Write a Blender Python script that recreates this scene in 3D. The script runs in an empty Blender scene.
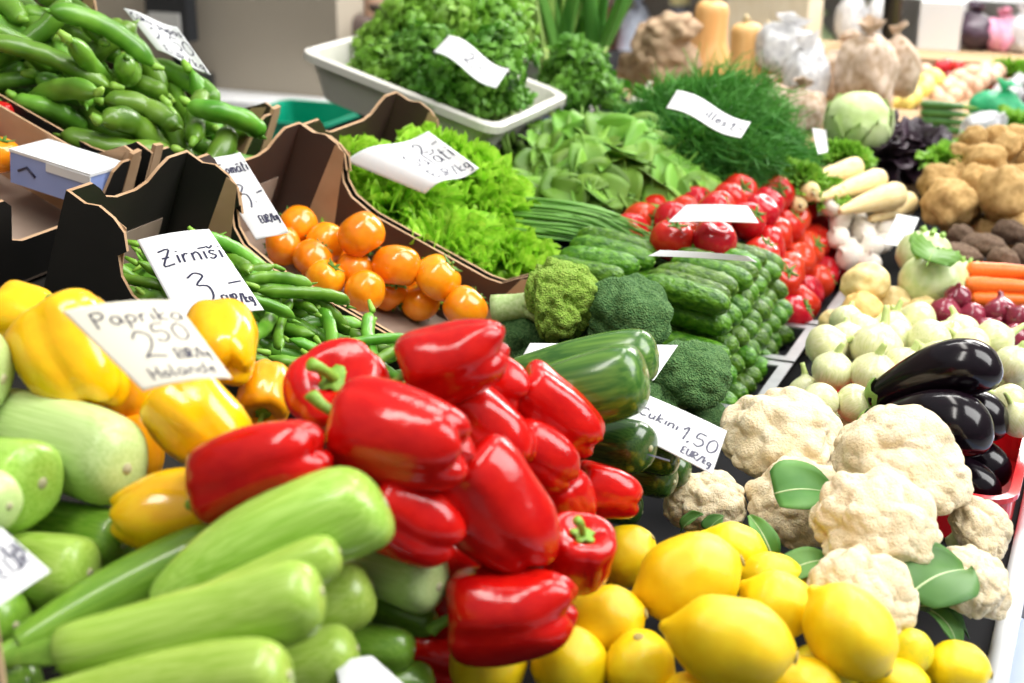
import bpy, math, random
import numpy as np
from mathutils import Vector, Matrix, noise
random.seed(7)
rng = np.random.default_rng(7)
SC = bpy.context.scene
COL = SC.collection
R = math.radians

# ------------------------------------------------------------------ camera
FPX = 1422.0
CAMZ = 1.6
YAW, PITCH = R(23.5), R(20.0)
FW = Vector((-math.sin(YAW)*math.cos(PITCH), math.cos(YAW)*math.cos(PITCH), -math.sin(PITCH)))
RT = Vector((math.cos(YAW), math.sin(YAW), 0))
UP = RT.cross(FW)
EYE = Vector((0, 0, CAMZ))

def ray(px, py):
    return FW + RT*((px-512)/FPX) - UP*((py-341.5)/FPX)
def P(px, py, z):
    """where the sight line of a pixel meets the height z"""
    d = ray(px, py)
    return EYE + d*((z-CAMZ)/d.z)
def PY(px, py, y):
    d = ray(px, py)
    return EYE + d*(y/d.y)
def PD(px, py, t):
    return EYE + ray(px, py)*t
def depth(v):
    return (v-EYE).dot(FW)
def cax(a, d=0.0):
    """direction seen at angle a (0 right, 90 up) with a share d towards the viewer"""
    v = RT*math.cos(R(a)) + UP*math.sin(R(a)) - FW*d
    return v.normalized()
def frame(loc, axis, roll=0.0, s=1.0):
    z = Vector(axis).normalized()
    h = Vector((0, 0, 1)) if abs(z.z) < 0.95 else Vector((0, 1, 0))
    x = h.cross(z).normalized()
    y = z.cross(x)
    m = Matrix((x, y, z)).transposed().to_4x4()
    m = m @ Matrix.Rotation(R(roll), 4, 'Z')
    if not hasattr(s, '__len__'): s = (s, s, s)
    m = m @ Matrix.Diagonal((s[0], s[1], s[2], 1))
    m.translation = Vector(loc)
    return m
def euler(loc, rx=0, ry=0, rz=0, s=1.0):
    m = Matrix.Rotation(R(rz), 4, 'Z') @ Matrix.Rotation(R(ry), 4, 'Y') @ Matrix.Rotation(R(rx), 4, 'X')
    if not hasattr(s, '__len__'): s = (s, s, s)
    m = m @ Matrix.Diagonal((s[0], s[1], s[2], 1))
    m.translation = Vector(loc)
    return m

# ------------------------------------------------------------------ materials
MATS = {}
def mat(name, col, col2=None, rough=0.5, scale=12.0, coat=0.0, spec=0.5, bump=0.0, bscale=80.0, bkind='noise',
        sss=0.0, sss_col=None, metal=0.0, vary=0.0, trans=0.0, contrast=(0.35, 0.65), detail=3.0, stretch=None, hue=0.0, alpha=1.0, ior=1.45, sheen=0.0, bstretch=None):
    if name in MATS: return MATS[name]
    m = bpy.data.materials.new(name); m.use_nodes = True
    nt = m.node_tree; b = nt.nodes['Principled BSDF']
    N = lambda t: nt.nodes.new(t)
    L = nt.links.new
    tc = N('ShaderNodeTexCoord')
    mp = N('ShaderNodeMapping'); L(tc.outputs['Object'], mp.inputs[0])
    if stretch: mp.inputs['Scale'].default_value = stretch
    oi = N('ShaderNodeObjectInfo')
    vec = N('ShaderNodeVectorMath'); vec.operation = 'ADD'
    L(mp.outputs[0], vec.inputs[0])
    sc = N('ShaderNodeVectorMath'); sc.operation = 'SCALE'; sc.inputs['Scale'].default_value = 7.3
    cx = N('ShaderNodeCombineXYZ'); L(oi.outputs['Random'], cx.inputs[0]); L(oi.outputs['Random'], cx.inputs[1])
    L(cx.outputs[0], sc.inputs[0]); L(sc.outputs[0], vec.inputs[1])
    out = None
    if col2 is not None:
        no = N('ShaderNodeTexNoise'); no.inputs['Scale'].default_value = scale; no.inputs['Detail'].default_value = detail
        L(vec.outputs[0], no.inputs['Vector'])
        rp = N('ShaderNodeValToRGB')
        rp.color_ramp.elements[0].position = contrast[0]; rp.color_ramp.elements[1].position = contrast[1]
        rp.color_ramp.elements[0].color = (*col, 1); rp.color_ramp.elements[1].color = (*col2, 1)
        L(no.outputs['Fac'], rp.inputs[0]); out = rp.outputs[0]
    if vary or hue:
        hs = N('ShaderNodeHueSaturation')
        mr = N('ShaderNodeMapRange'); mr.inputs['To Min'].default_value = 1-vary; mr.inputs['To Max'].default_value = 1+vary
        L(oi.outputs['Random'], mr.inputs[0]); L(mr.outputs[0], hs.inputs['Value'])
        if hue:
            mh = N('ShaderNodeMapRange'); mh.inputs['To Min'].default_value = .5-hue; mh.inputs['To Max'].default_value = .5+hue
            L(oi.outputs['Random'], mh.inputs[0]); L(mh.outputs[0], hs.inputs['Hue'])
        if out is None: hs.inputs['Color'].default_value = (*col, 1)
        else: L(out, hs.inputs['Color'])
        out = hs.outputs[0]
    if out is None: b.inputs['Base Color'].default_value = (*col, 1)
    else: L(out, b.inputs['Base Color'])
    b.inputs['Roughness'].default_value = rough
    b.inputs['Specular IOR Level'].default_value = spec if rough < .75 else min(spec, .15)
    b.inputs['Metallic'].default_value = metal
    b.inputs['IOR'].default_value = ior
    b.inputs['Coat Weight'].default_value = coat
    b.inputs['Coat Roughness'].default_value = 0.06
    if sheen: b.inputs['Sheen Weight'].default_value = sheen
    if sss:
        b.inputs['Subsurface Weight'].default_value = sss
        b.inputs['Subsurface Radius'].default_value = (1, .6, .3)
        b.inputs['Subsurface Scale'].default_value = 0.01
    if trans:
        tr = N('ShaderNodeBsdfTranslucent'); mx = N('ShaderNodeMixShader'); mx.inputs[0].default_value = trans
        if out is None: tr.inputs[0].default_value = (*col, 1)
        else: L(out, tr.inputs[0])
        L(b.outputs[0], mx.inputs[1]); L(tr.outputs[0], mx.inputs[2])
        L(mx.outputs[0], nt.nodes['Material Output'].inputs['Surface'])
    if alpha < 1: b.inputs['Alpha'].default_value = alpha
    if bump:
        if bkind == 'noise':
            t = N('ShaderNodeTexNoise'); t.inputs['Scale'].default_value = bscale; t.inputs['Detail'].default_value = 3; o = t.outputs['Fac']
        else:
            t = N('ShaderNodeTexVoronoi'); t.inputs['Scale'].default_value = bscale; o = t.outputs['Distance']
        if bstretch:
            m2 = N('ShaderNodeMapping'); m2.inputs['Scale'].default_value = bstretch
            L(tc.outputs['Object'], m2.inputs[0]); L(m2.outputs[0], t.inputs['Vector'])
        else: L(tc.outputs['Object'], t.inputs['Vector'])
        bp = N('ShaderNodeBump'); bp.inputs['Strength'].default_value = min(1, abs(bump)); bp.inputs['Distance'].default_value = 0.003
        bp.invert = bump < 0
        L(o, bp.inputs['Height']); L(bp.outputs[0], b.inputs['Normal'])
        if coat: L(bp.outputs[0], b.inputs['Coat Normal'])
    MATS[name] = m
    return m

# ------------------------------------------------------------------ mesh tools
def ME(name, parts, smooth=True):
    """parts: list of (verts, faces, material)"""
    vs, fs, mi, ms = [], [], [], []
    off = 0
    for v, f, m in parts:
        v = np.asarray(v, float)
        vs.append(v)
        if m not in ms: ms.append(m)
        k = ms.index(m)
        for q in f: fs.append(tuple(int(i)+off for i in q)); mi.append(k)
        off += len(v)
    me = bpy.data.meshes.new(name)
    me.from_pydata(np.concatenate(vs).tolist(), [], fs)
    for m in ms: me.materials.append(m)
    me.polygons.foreach_set('material_index', mi)
    if smooth: me.polygons.foreach_set('use_smooth', [True]*len(fs))
    me.update()
    return me

def catmull(pts, n):
    p = np.asarray(pts, float); k = len(p)
    q = np.vstack([2*p[0]-p[1], p, 2*p[-1]-p[-2]])
    out = []
    for s in np.linspace(0, k-1, n):
        i = min(int(s), k-2); t = s-i
        a, b, c, d = q[i], q[i+1], q[i+2], q[i+3]
        out.append(.5*((2*b)+(c-a)*t+(2*a-5*b+4*c-d)*t*t+(3*b-a-3*c+d)*t**3))
    return np.array(out)

def rings_faces(nr, n, cap0=True, cap1=True):
    f = []
    for i in range(nr-1):
        for j in range(n):
            a, b = i*n+j, i*n+(j+1) % n
            f.append((a, b, b+n, a+n))
    if cap0: f.append(tuple(range(n-1, -1, -1)))
    if cap1: f.append(tuple((nr-1)*n+j for j in range(n)))
    return f

def lathe(prof, n=28, nr=20, rad=None, zoff=None, bend=0.0, smoothp=True):
    """profile of (z, r) from bottom to top"""
    pr = catmull(prof, nr) if smoothp else np.asarray(prof, float)
    nr = len(pr)
    th = np.linspace(0, 2*np.pi, n, endpoint=False)
    z0, z1 = pr[:, 0].min(), pr[:, 0].max()
    V = []
    for i, (z, r) in enumerate(pr):
        t = i/(nr-1)
        r = max(r, 1e-4)
        rr = r*(rad(th, t) if rad else np.ones(n))
        zz = z+(zoff(th, t, r) if zoff else np.zeros(n))
        u = (z-z0)/(z1-z0)*2-1
        V.append(np.stack([rr*np.cos(th)+bend*(1-u*u), rr*np.sin(th), zz+0*th], 1))
    return np.concatenate(V), rings_faces(nr, n)

def tube(path, radii, n=8, smooth_n=0, flat=1.0, cap=True):
    path = np.asarray(path, float)
    if not hasattr(radii, '__len__'): radii = [radii]*len(path)
    if smooth_n:
        q = catmull(np.hstack([path, np.asarray(radii, float)[:, None]]), smooth_n)
        path, radii = q[:, :3], np.maximum(q[:, 3], 1e-5)
    T = np.gradient(path, axis=0)
    T /= np.linalg.norm(T, axis=1)[:, None]+1e-12
    u = np.cross(T[0], [0, 0, 1.0])
    if np.linalg.norm(u) < 1e-3: u = np.cross(T[0], [0, 1.0, 0])
    u /= np.linalg.norm(u)
    th = np.linspace(0, 2*np.pi, n, endpoint=False)
    V = []
    for p, t, r in zip(path, T, radii):
        u = u-t*np.dot(u, t); u /= np.linalg.norm(u)
        w = np.cross(t, u)
        V.append(p+r*(np.cos(th)[:, None]*u*flat+np.sin(th)[:, None]*w))
    return np.concatenate(V), rings_faces(len(path), n, cap, cap)

def box(x0, y0, z0, x1, y1, z1):
    v = [(x0, y0, z0), (x1, y0, z0), (x1, y1, z0), (x0, y1, z0), (x0, y0, z1), (x1, y0, z1), (x1, y1, z1), (x0, y1, z1)]
    return np.array(v, float), [(3, 2, 1, 0), (4, 5, 6, 7), (0, 1, 5, 4), (1, 2, 6, 5), (2, 3, 7, 6), (3, 0, 4, 7)]

def prism(poly, o, u, v, w):
    """2-D outline in axes u, v at o, given thickness along w"""
    o, u, v, w = (np.asarray(a, float) for a in (o, u, v, w))
    k = len(poly)
    a = np.array([o+u*p[0]+v*p[1] for p in poly])
    V = np.concatenate([a, a+w])
    f = [tuple(range(k-1, -1, -1)), tuple(range(k, 2*k))]
    for i in range(k):
        j = (i+1) % k
        f.append((i, j, j+k, i+k))
    return V, f

def grid_faces(nu, nv):
    return [(i*nv+j, i*nv+j+1, (i+1)*nv+j+1, (i+1)*nv+j) for i in range(nu-1) for j in range(nv-1)]

def icosphere(sub):
    import bmesh
    bm = bmesh.new(); bmesh.ops.create_icosphere(bm, subdivisions=sub, radius=1)
    v = np.array([x.co[:] for x in bm.verts]); f = [tuple(q.index for q in p.verts) for p in bm.faces]
    bm.free()
    return v, f
_ICO = {}
def ico(sub):
    if sub not in _ICO: _ICO[sub] = icosphere(sub)
    return _ICO[sub][0].copy(), _ICO[sub][1]

def xf(V, m):
    m = np.array(m)
    return np.asarray(V, float) @ m[:3, :3].T + m[:3, 3]

def nz(V, scale, seed=0.0):
    return np.array([noise.noise(Vector(tuple(p*scale+seed))) for p in V])

# ------------------------------------------------------------------ objects
def link(o, parent=None, m=None):
    COL.objects.link(o)
    if parent is not None: o.parent = parent
    if m is not None: o.matrix_basis = m
    return o
def thing(name, label, cat, me=None, m=None, group=None, kids=(), kind=None):
    o = bpy.data.objects.new(name, me)
    link(o, None, m)
    o['label'] = label; o['category'] = cat
    if group: o['group'] = group
    if kind: o['kind'] = kind
    for k in kids: part(o, *k)
    return o
def part(parent, name, me, m=None, subs=(), label=None):
    c = bpy.data.objects.new(name, me)
    link(c, parent, m)
    if label: c['label'] = label
    for s in subs: part(c, *s)
    return c
def struct(name, parts, smooth=False):
    o = bpy.data.objects.new(name, ME(name, parts, smooth)); link(o)
    o['kind'] = 'structure'; o['label'] = name.replace('_', ' '); o['category'] = name.split('_')[0]
    return o
def stuff(name, label, cat, me, m=None):
    return thing(name, label, cat, me, m, kind='stuff')

# piles: rigid things pushed apart
class It:
    def __init__(s, m, balls, mass=1.0):
        s.m = m.copy(); s.mass = mass
        b = np.asarray(balls, float)
        sc = m.to_scale()
        s.c = xf(b[:, :3], m); s.r = b[:, 3]*((sc.x+sc.y)/2)
        s.d = np.zeros(3)
def relax(items, floor=None, iters=50, give=0.97, keep=0.02, static=(), side=.22):
    allit = list(items)+list(static)
    n = len(items)
    for it in range(iters):
        mv = 0
        br = [(i.c+i.d, i.r) for i in allit]
        cen = np.array([b[0].mean(0) for b in br]); rad = np.array([np.max(np.linalg.norm(b[0]-b[0].mean(0), axis=1)+b[1]) for b in br])
        for i in range(n):
            dd = np.linalg.norm(cen-cen[i], axis=1)
            for j in np.nonzero(dd < rad+rad[i])[0]:
                if j == i or (j < n and j < i): continue
                ca, ra = allit[i].c+allit[i].d, allit[i].r
                cb, rb = allit[j].c+allit[j].d, allit[j].r
                D = np.linalg.norm(ca[:, None]-cb[None], axis=2)
                pen = (ra[:, None]+rb[None])*give-D
                k = np.unravel_index(np.argmax(pen), pen.shape)
                if pen[k] <= 0: continue
                nrm = (ca[k[0]]-cb[k[1]])/(D[k]+1e-9)
                wi = 1.0 if j >= n else allit[j].mass/(allit[i].mass+allit[j].mass)
                rd = allit[i].c[0]+allit[i].d-np.array(EYE); rd = rd/np.linalg.norm(rd)
                nr_ = rd*np.dot(nrm, rd); nrm = nr_*1.1+(nrm-nr_)*side
                allit[i].d += nrm*pen[k]*wi*.7
                if j < n: allit[j].d -= nrm*pen[k]*(1-wi)*.7
                mv = max(mv, pen[k])
        for a in allit[:n]:
            a.d *= (1-keep*(1-it/iters))
            if floor is not None:
                c = a.c+a.d
                h = np.array([floor(x, y) for x, y in c[:, :2]])
                low = (c[:, 2]-a.r*give-h).min()
                if low < 0: a.d[2] -= low
        if mv < 3e-4: break
    for a in items:
        a.m.translation = a.m.translation+Vector(a.d)
    return items
# ------------------------------------------------------------------ palette
M = {}
M['red'] = mat('red_pepper_skin', (0.50, 0.003, 0.003), (0.60, 0.008, 0.004), rough=.15, scale=5, spec=.4, coat=.2, vary=.12, bump=.10, bscale=16)
M['yellow'] = mat('yellow_pepper_skin', (0.93, 0.46, 0.002), (0.95, 0.56, 0.004), rough=.2, scale=4, coat=.5, vary=.06, bump=.05, bscale=18)
M['amber'] = mat('amber_pepper_skin', (0.85, 0.32, 0.004), (0.9, 0.4, 0.006), rough=.25, scale=4, coat=.4)
M['stem'] = mat('fresh_stem', (0.16, 0.36, 0.03), (0.28, 0.48, 0.06), rough=.45, scale=40, vary=.15)
M['lemon'] = mat('lemon_peel', (0.92, 0.63, 0.003), (0.95, 0.70, 0.010), rough=.34, scale=6, coat=.25, vary=.05, hue=.008, bump=-.22, bscale=120, bkind='voronoi')
M['limelemon'] = mat('greenish_lemon_peel', (0.72, 0.66, 0.02), (0.88, 0.72, 0.02), rough=.36, scale=9, coat=.2, bump=-.22, bscale=120, bkind='voronoi')
M['scar'] = mat('dry_scar', (0.32, 0.25, 0.08), (0.45, 0.36, 0.14), rough=.8, scale=60)
M['palezuc'] = mat('pale_courgette_skin', (0.27, 0.46, 0.045), (0.42, 0.60, 0.12), rough=.3, scale=5, coat=.2, vary=.12, hue=.012, stretch=(3, 3, .6), bump=.05, bscale=30)
M['milkzuc'] = mat('milky_courgette_skin', (0.42, 0.58, 0.20), (0.55, 0.69, 0.30), rough=.4, scale=6, coat=.15, vary=.08, stretch=(3, 3, .5))
M['midzuc'] = mat('green_courgette_skin', (0.13, 0.30, 0.02), (0.24, 0.43, 0.05), rough=.28, scale=6, coat=.3, vary=.15, stretch=(3, 3, .5))
M['darkzuc'] = mat('dark_courgette_skin', (0.012, 0.045, 0.010), (0.05, 0.11, 0.02), rough=.22, scale=5, coat=.4, stretch=(4, 4, .4), vary=.2)
M['bigzuc'] = mat('striped_courgette_skin', (0.035, 0.12, 0.015), (0.12, 0.25, 0.035), rough=.25, scale=2.2, coat=.3, stretch=(3, 3, .3), contrast=(.4, .75))
M['zucend'] = mat('courgette_cut_end', (0.5, 0.5, 0.3), (0.38, 0.34, 0.22), rough=.8, scale=70)
M['cauli'] = mat('cauliflower_curd', (0.76, 0.62, 0.39), (0.84, 0.73, 0.52), rough=.8, scale=10, bump=.7, bscale=52, sss=.1, vary=.03)
M['caulileaf'] = mat('cauliflower_leaf', (0.06, 0.19, 0.03), (0.13, 0.30, 0.06), rough=.55, scale=12, trans=.1, vary=.2)
M['caulistem'] = mat('cauliflower_stalk', (0.45, 0.58, 0.25), (0.62, 0.70, 0.42), rough=.6, scale=15)
M['broc'] = mat('broccoli_head', (0.055, 0.14, 0.045), (0.13, 0.25, 0.085), rough=.8, scale=25, bump=1.0, bscale=48, bkind='voronoi', vary=.12)
M['brocy'] = mat('broccoli_light_head', (0.20, 0.36, 0.04), (0.34, 0.50, 0.09), rough=.75, scale=25, bump=1.0, bscale=48, bkind='voronoi')
M['brocstem'] = mat('broccoli_stalk', (0.35, 0.50, 0.17), (0.52, 0.64, 0.30), rough=.6, scale=20)
M['gherkin'] = mat('gherkin_skin', (0.024, 0.105, 0.004), (0.12, 0.29, 0.018), rough=.3, scale=2.6, spec=.4, coat=.1, vary=.3, hue=.015, stretch=(1, 1, 4), bump=.9, bscale=4.2, bkind='noise', bstretch=(1, 1, 5))
M['gherkinend'] = mat('gherkin_tip', (0.22, 0.42, 0.07), (0.32, 0.5, 0.12), rough=.5, scale=40)
M['tomato'] = mat('tomato_skin', (0.48, 0.010, 0.006), (0.56, 0.028, 0.014), rough=.16, scale=5, spec=.4, coat=.1, vary=.14, hue=.008)
M['orangetomato'] = mat('orange_tomato_skin', (0.90, 0.24, 0.004), (0.95, 0.32, 0.008), rough=.18, scale=5, coat=.5, vary=.06, hue=.008)
M['calyx'] = mat('tomato_calyx', (0.07, 0.18, 0.02), (0.13, 0.28, 0.04), rough=.6, scale=60)
M['onion'] = mat('white_onion_skin', (0.62, 0.66, 0.30), (0.78, 0.78, 0.50), rough=.3, scale=6, coat=.25, vary=.06, hue=.012, stretch=(5, 5, .8), sss=.1)
M['onionneck'] = mat('onion_green_neck', (0.42, 0.56, 0.14), (0.62, 0.70, 0.30), rough=.4, scale=30, stretch=(6, 6, .5))
M['root'] = mat('dry_root', (0.45, 0.36, 0.2), (0.6, 0.5, 0.3), rough=.9, scale=60)
M['aub'] = mat('aubergine_skin', (0.004, 0.002, 0.004), (0.007, 0.003, 0.006), rough=.16, scale=6, spec=.45, coat=.0)
M['aubcap'] = mat('aubergine_calyx', (0.16, 0.30, 0.05), (0.26, 0.40, 0.09), rough=.5, scale=30)
M['card'] = mat('white_card', (0.72, 0.73, 0.74), rough=.7)
M['creamcard'] = mat('cream_card', (0.74, 0.70, 0.58), rough=.7)
M['ink'] = mat('blue_black_ink', (0.025, 0.025, 0.06), rough=.5)

# ------------------------------------------------------------------ vegetables
PEPSTEM = {}
def pepper_mesh(name, m, lobes=4, seed=0, depthl=.17, sq=1.0):
    n, nr = 60, 34
    prof = [(.36, .0), (.37, .06), (.43, .16), (.49, .28), (.49, .4), (.40, .485), (.2, .505), (0, .485), (-.2, .445), (-.36, .375), (-.46, .27), (-.49, .16), (-.45, .06), (-.43, 0)]
    rg = np.random.default_rng(seed)
    ph = rg.uniform(0, 6.28); am = rg.uniform(.8, 1.2, 8)
    def lob(th):
        c = np.abs(np.cos(lobes*(th+ph)/2))
        return c
    def rad(th, t):
        a = depthl*(0.55+1.0*abs(2*t-1)**1.5)
        w = 1+.07*np.sin(th+seed)+.05*np.sin(2*th+seed*2)*(t)
        return (1-a*(1-lob(th))**1.3)*w
    def zo(th, t, r):
        l = lob(th)*am[(np.floor((th+ph)*lobes/(2*np.pi)).astype(int)) % 8]
        e = 0
        if t < .28: e = .10*(l-.6)*min(1, r/.3)*(1-t/.28)
        if t > .68: e = -.13*(l-.55)*min(1, r/.2)*((t-.68)/.32)
        return e*np.ones_like(th)
    V, F = lathe(prof, n, nr, rad, zo, bend=rg.uniform(-.05, .05))
    V = V+np.stack([nz(V, 2.2, seed*3.1), nz(V, 2.2, seed*5.7+9), nz(V, 2.2, seed*2.3+20)], 1)*.055
    F = [f[::-1] for f in F]
    return ME(name, [(V, F, m)])
def pepper_stem_mesh(name, seed=0, L=.32):
    rg = np.random.default_rng(seed)
    a = rg.uniform(0, 6.28); dx, dy = math.cos(a)*.1, math.sin(a)*.1
    V, F = tube([(0, 0, .33), (0, 0, .42), (dx*.3, dy*.3, .5), (dx, dy, .42+L*.7), (dx*1.8, dy*1.8, .42+L)], [.06, .055, .05, .055, .068], 10, 14)
    # calyx
    n = 40; th = np.linspace(0, 2*np.pi, n, endpoint=False)
    rr = .155+.035*np.cos(5*th)
    c = np.concatenate([np.stack([.05*np.cos(th), .05*np.sin(th), .455+0*th], 1), np.stack([.6*rr*np.cos(th), .6*rr*np.sin(th), .45+0*th], 1),
                        np.stack([rr*np.cos(th), rr*np.sin(th), .455+0*th+.0], 1), np.stack([rr*.95*np.cos(th), rr*.95*np.sin(th), .42+0*th], 1)])
    return ME(name, [(V, F, M['stem']), (c, rings_faces(4, n), M['stem'])])

BALL_PEP = [(0, 0, .12, .40), (0, 0, -.12, .38), (.12, 0, .1, .36), (-.12, 0, .1, .36), (0, .12, .1, .36), (0, -.12, .1, .36)]

def zuc_mesh(name, m, bend=.5, seed=0, fat=0.0, endm=None):
    prof = [(-.5, .0), (-.498, .2), (-.488, .52), (-.455, .8), (-.38, .97), (-.2, 1.0), (.05, .95-fat*.2), (.25, .84-fat*.5), (.4, .72-fat*.6), (.46, .62-fat*.5), (.48, .5-fat*.3), (.482, 0)]
    V, F = lathe(prof, 30, 30, lambda th, t: 1+.025*np.cos(5*th)*min(1, t*3), bend=bend)
    sc = tube([(0, 0, .46), (0, 0, .5), (.03, .02, .545)], [.46-fat*.3, .42-fat*.3, .38-fat*.2], 8, 6)
    b = tube([(0, 0, -.494), (0, 0, -.503)], [.15, .11], 10)
    return ME(name, [(V, F, m), (sc[0], sc[1], M['stem']), (b[0], b[1], endm or M['zucend'])])
BALL_ZUC = [(0, 0, z, r) for z, r in ((-.43, .78), (-.34, .95), (-.2, .98), (-.07, .97), (.06, .93), (.18, .88), (.3, .8), (.42, .66))]

def lemon_mesh(name, m, seed=0):
    prof = [(-.64, .0), (-.635, .05), (-.60, .085), (-.56, .13), (-.50, .23), (-.38, .38), (-.2, .48), (0, .5), (.2, .475), (.38, .36), (.47, .25), (.53, .14), (.56, .07), (.565, 0)]
    V, F = lathe(prof, 32, 28, lambda th, t: 1+.012*np.cos(3*th+seed))
    V += np.stack([nz(V, 3, seed), nz(V, 3, seed+7), nz(V, 3, seed+13)], 1)*.03
    c = lathe([(.545, .0), (.55, .075), (.568, .07), (.574, .03), (.576, 0)], 8, 7)
    return ME(name, [(V, F, m), (c[0], c[1], M['scar'])])
BALL_LEM = [(0, 0, 0, .47), (0, 0, .2, .43), (0, 0, -.2, .43)]

def bumpy(dirs, cent, k, flat=0.0):
    """height of a cobbled surface: domes round each centre"""
    d = dirs @ cent.T
    a = np.arccos(np.clip(d.max(1), -1, 1))
    return np.sqrt(np.clip(1-(a*k)**2, 0, 1))
def fib(n, seed=0, jit=.25, zmin=-1.0):
    rg = np.random.default_rng(seed)
    i = np.arange(n)+.5
    z = 1-(1-zmin)*i/n
    th = np.pi*(1+5**.5)*i
    r = np.sqrt(np.clip(1-z*z, 0, 1))
    p = np.stack([r*np.cos(th), r*np.sin(th), z], 1)+rg.normal(0, jit/np.sqrt(n)*2, (n, 3))
    return p/np.linalg.norm(p, axis=1)[:, None]
def curd_mesh(name, m, seed=0, sub=6, nbig=13, nsm=150, a1=.14, a2=.062, squash=.8, stem=None, nfine=0, a3=.0):
    V, F = ico(sub)
    c1, c2 = fib(nbig, seed, .5), fib(nsm, seed+1, .5)
    wob = np.stack([nz(V, 2.5, seed+3.3), nz(V, 2.5, seed+8.1), nz(V, 2.5, seed+15)], 1)
    D = V+wob*.14; D /= np.linalg.norm(D, axis=1)[:, None]
    b1 = bumpy(D, c1, .5*math.sqrt(nbig)*.78)
    b2 = bumpy(D, c2, .5*math.sqrt(nsm)*.9)
    h = .76+a1*b1+a2*b2*(.6+.4*b1)+wob[:, 0]*.10
    if nfine:
        h += a3*bumpy(D, fib(nfine, seed+2, .5), .5*math.sqrt(nfine)*.9)
    W = V*h[:, None]
    W[:, 2] = np.where(W[:, 2] > 0, W[:, 2]*squash*1.1, W[:, 2]*.55)
    parts = [(W*.5, F, m)]
    if stem:
        s = tube([(0, 0, -.12), (0, 0, -.26), (0, 0, -.40)], [.24, .17, .15], 12, 6)
        parts.append((s[0], s[1], stem))
    return ME(name, parts)
BALL_CAU = [(0, 0, .02, .34), (.17, 0, 0, .28), (-.17, 0, 0, .28), (0, .17, 0, .28), (0, -.17, 0, .28)]

def leaf_mesh(name, m, L=1.0, W=.5, nu=16, nv=9, curl=.3, fold=.25, ruffle=0.0, waves=5, thick=.012, tip=1.0, seed=0, stalk=0.0, stm=None, base=.12, rib=None):
    """leaf growing along +x, blade up +z"""
    V = []
    for i in range(nu):
        u = i/(nu-1)
        w = W*.5*(math.sin(math.pi*min(1, (base+(1-base)*u)**.8))**.7 if u < 1 else 0)
        w = max(w, .004)
        if u == 0: w = max(w, W*.06)
        for j in range(nv):
            v = j/(nv-1)*2-1
            x = L*u; y = w*v
            z = fold*abs(v)*w+curl*L*(u-u*u*1.0)-curl*L*.55*u*u
            z += ruffle*(abs(v)**2)*math.sin(waves*2*math.pi*u+(1.7 if v > 0 else 0)+seed)*W*(.4+.6*u)
            z += ruffle*.3*W*math.sin(seed+5*u+3*v)
            V.append((x, y, z))
    V = np.array(V)
    F = grid_faces(nu, nv)
    n = len(V)
    V2 = V-np.array([0, 0, thick*L])
    Vb = np.concatenate([V, V2])
    Fb = [f for f in F]+[tuple(k+n for k in f[::-1]) for f in F]
    rim = [i*nv for i in range(nu)]+[(nu-1)*nv+j for j in range(1, nv)]+[i*nv+nv-1 for i in range(nu-2, -1, -1)]+[j for j in range(nv-2, 0, -1)]
    for a, b in zip(rim, rim[1:]+rim[:1]): Fb.append((a, b, b+n, a+n))
    parts = [(Vb, Fb, m)]
    mid = V.reshape(nu, nv, 3)[:, nv//2]
    rr = np.linspace(.03, .008, nu)*L*.6
    t = tube(mid+np.array([0, 0, -.0]), rr, 6)
    if stm: parts.append((t[0], t[1], stm))
    if stalk:
        s = tube([(-stalk, 0, -stalk*.15), (-stalk*.5, 0, 0), (0.02, 0, 0)], [.022*L, .02*L, .018*L], 6, 6)
        parts.append((s[0], s[1], stm or m))
    return ME(name, parts)

def calyx_mesh(name, m, r=.2, z=.36, n=5, stalk=.12):
    parts = []
    for k in range(n):
        a = 2*math.pi*k/n
        p = [(.02, 0, z), (r*.5, 0, z+.03), (r, 0, z+.05), (r*1.35, 0, z+.10)]
        c, s = math.cos(a), math.sin(a)
        q = [(x*c-y*s, x*s+y*c, zz) for x, y, zz in p]
        t = tube(q, [.03, .045, .03, .006], 5, 7)
        parts.append((t[0], t[1], m))
    t = tube([(0, 0, z-.03), (.01, 0, z+.05), (.03, .01, z+stalk)], [.035, .028, .03], 6, 6)
    parts.append((t[0], t[1], m))
    return ME(name, parts)
def tomato_mesh(name, m, seed=0, ribs=5, amt=.03, squash=.84):
    prof = [(-.42, 0), (-.42, .1), (-.38, .27), (-.25, .43), (-.02, .5), (.2, .46), (.36, .34), (.40, .2), (.37, .08), (.35, 0)]
    V, F = lathe([(z*squash/.84, r) for z, r in prof], 30, 22, lambda th, t: 1-amt*(1-np.abs(np.cos(ribs*th/2+seed)))*(.3+t))
    V += np.stack([nz(V, 2, seed), nz(V, 2, seed+7), nz(V, 2, seed+13)], 1)*.03
    return ME(name, [(V, F, m)])

def eggplant_mesh(name):
    prof = [(-.5, 0), (-.497, .25), (-.47, .6), (-.40, .88), (-.28, 1.0), (-.12, .96), (.05, .82), (.2, .68), (.32, .6), (.38, .52), (.40, 0)]
    V, F = lathe(prof, 32, 30, bend=.35)
    return ME(name, [(V, F, M['aub'])])
def eggplant_cap(name):
    prof = [(.325, .61), (.345, .605), (.375, .55), (.405, .40), (.42, .2), (.45, .13), (.54, .12), (.56, .14), (.562, 0)]
    V, F = lathe(prof, 30, 18, lambda th, t: 1+0*th, zoff=lambda th, t, r: -.035*np.maximum(0, np.cos(5*th))*(t < .3))
    V[:, 0] += .35*(1-(V[:, 2]/.5*1.0)**2)*(np.abs(V[:, 2]) < .5)
    return ME(name, [(V, F[:-2], M['aubcap'])])

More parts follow.
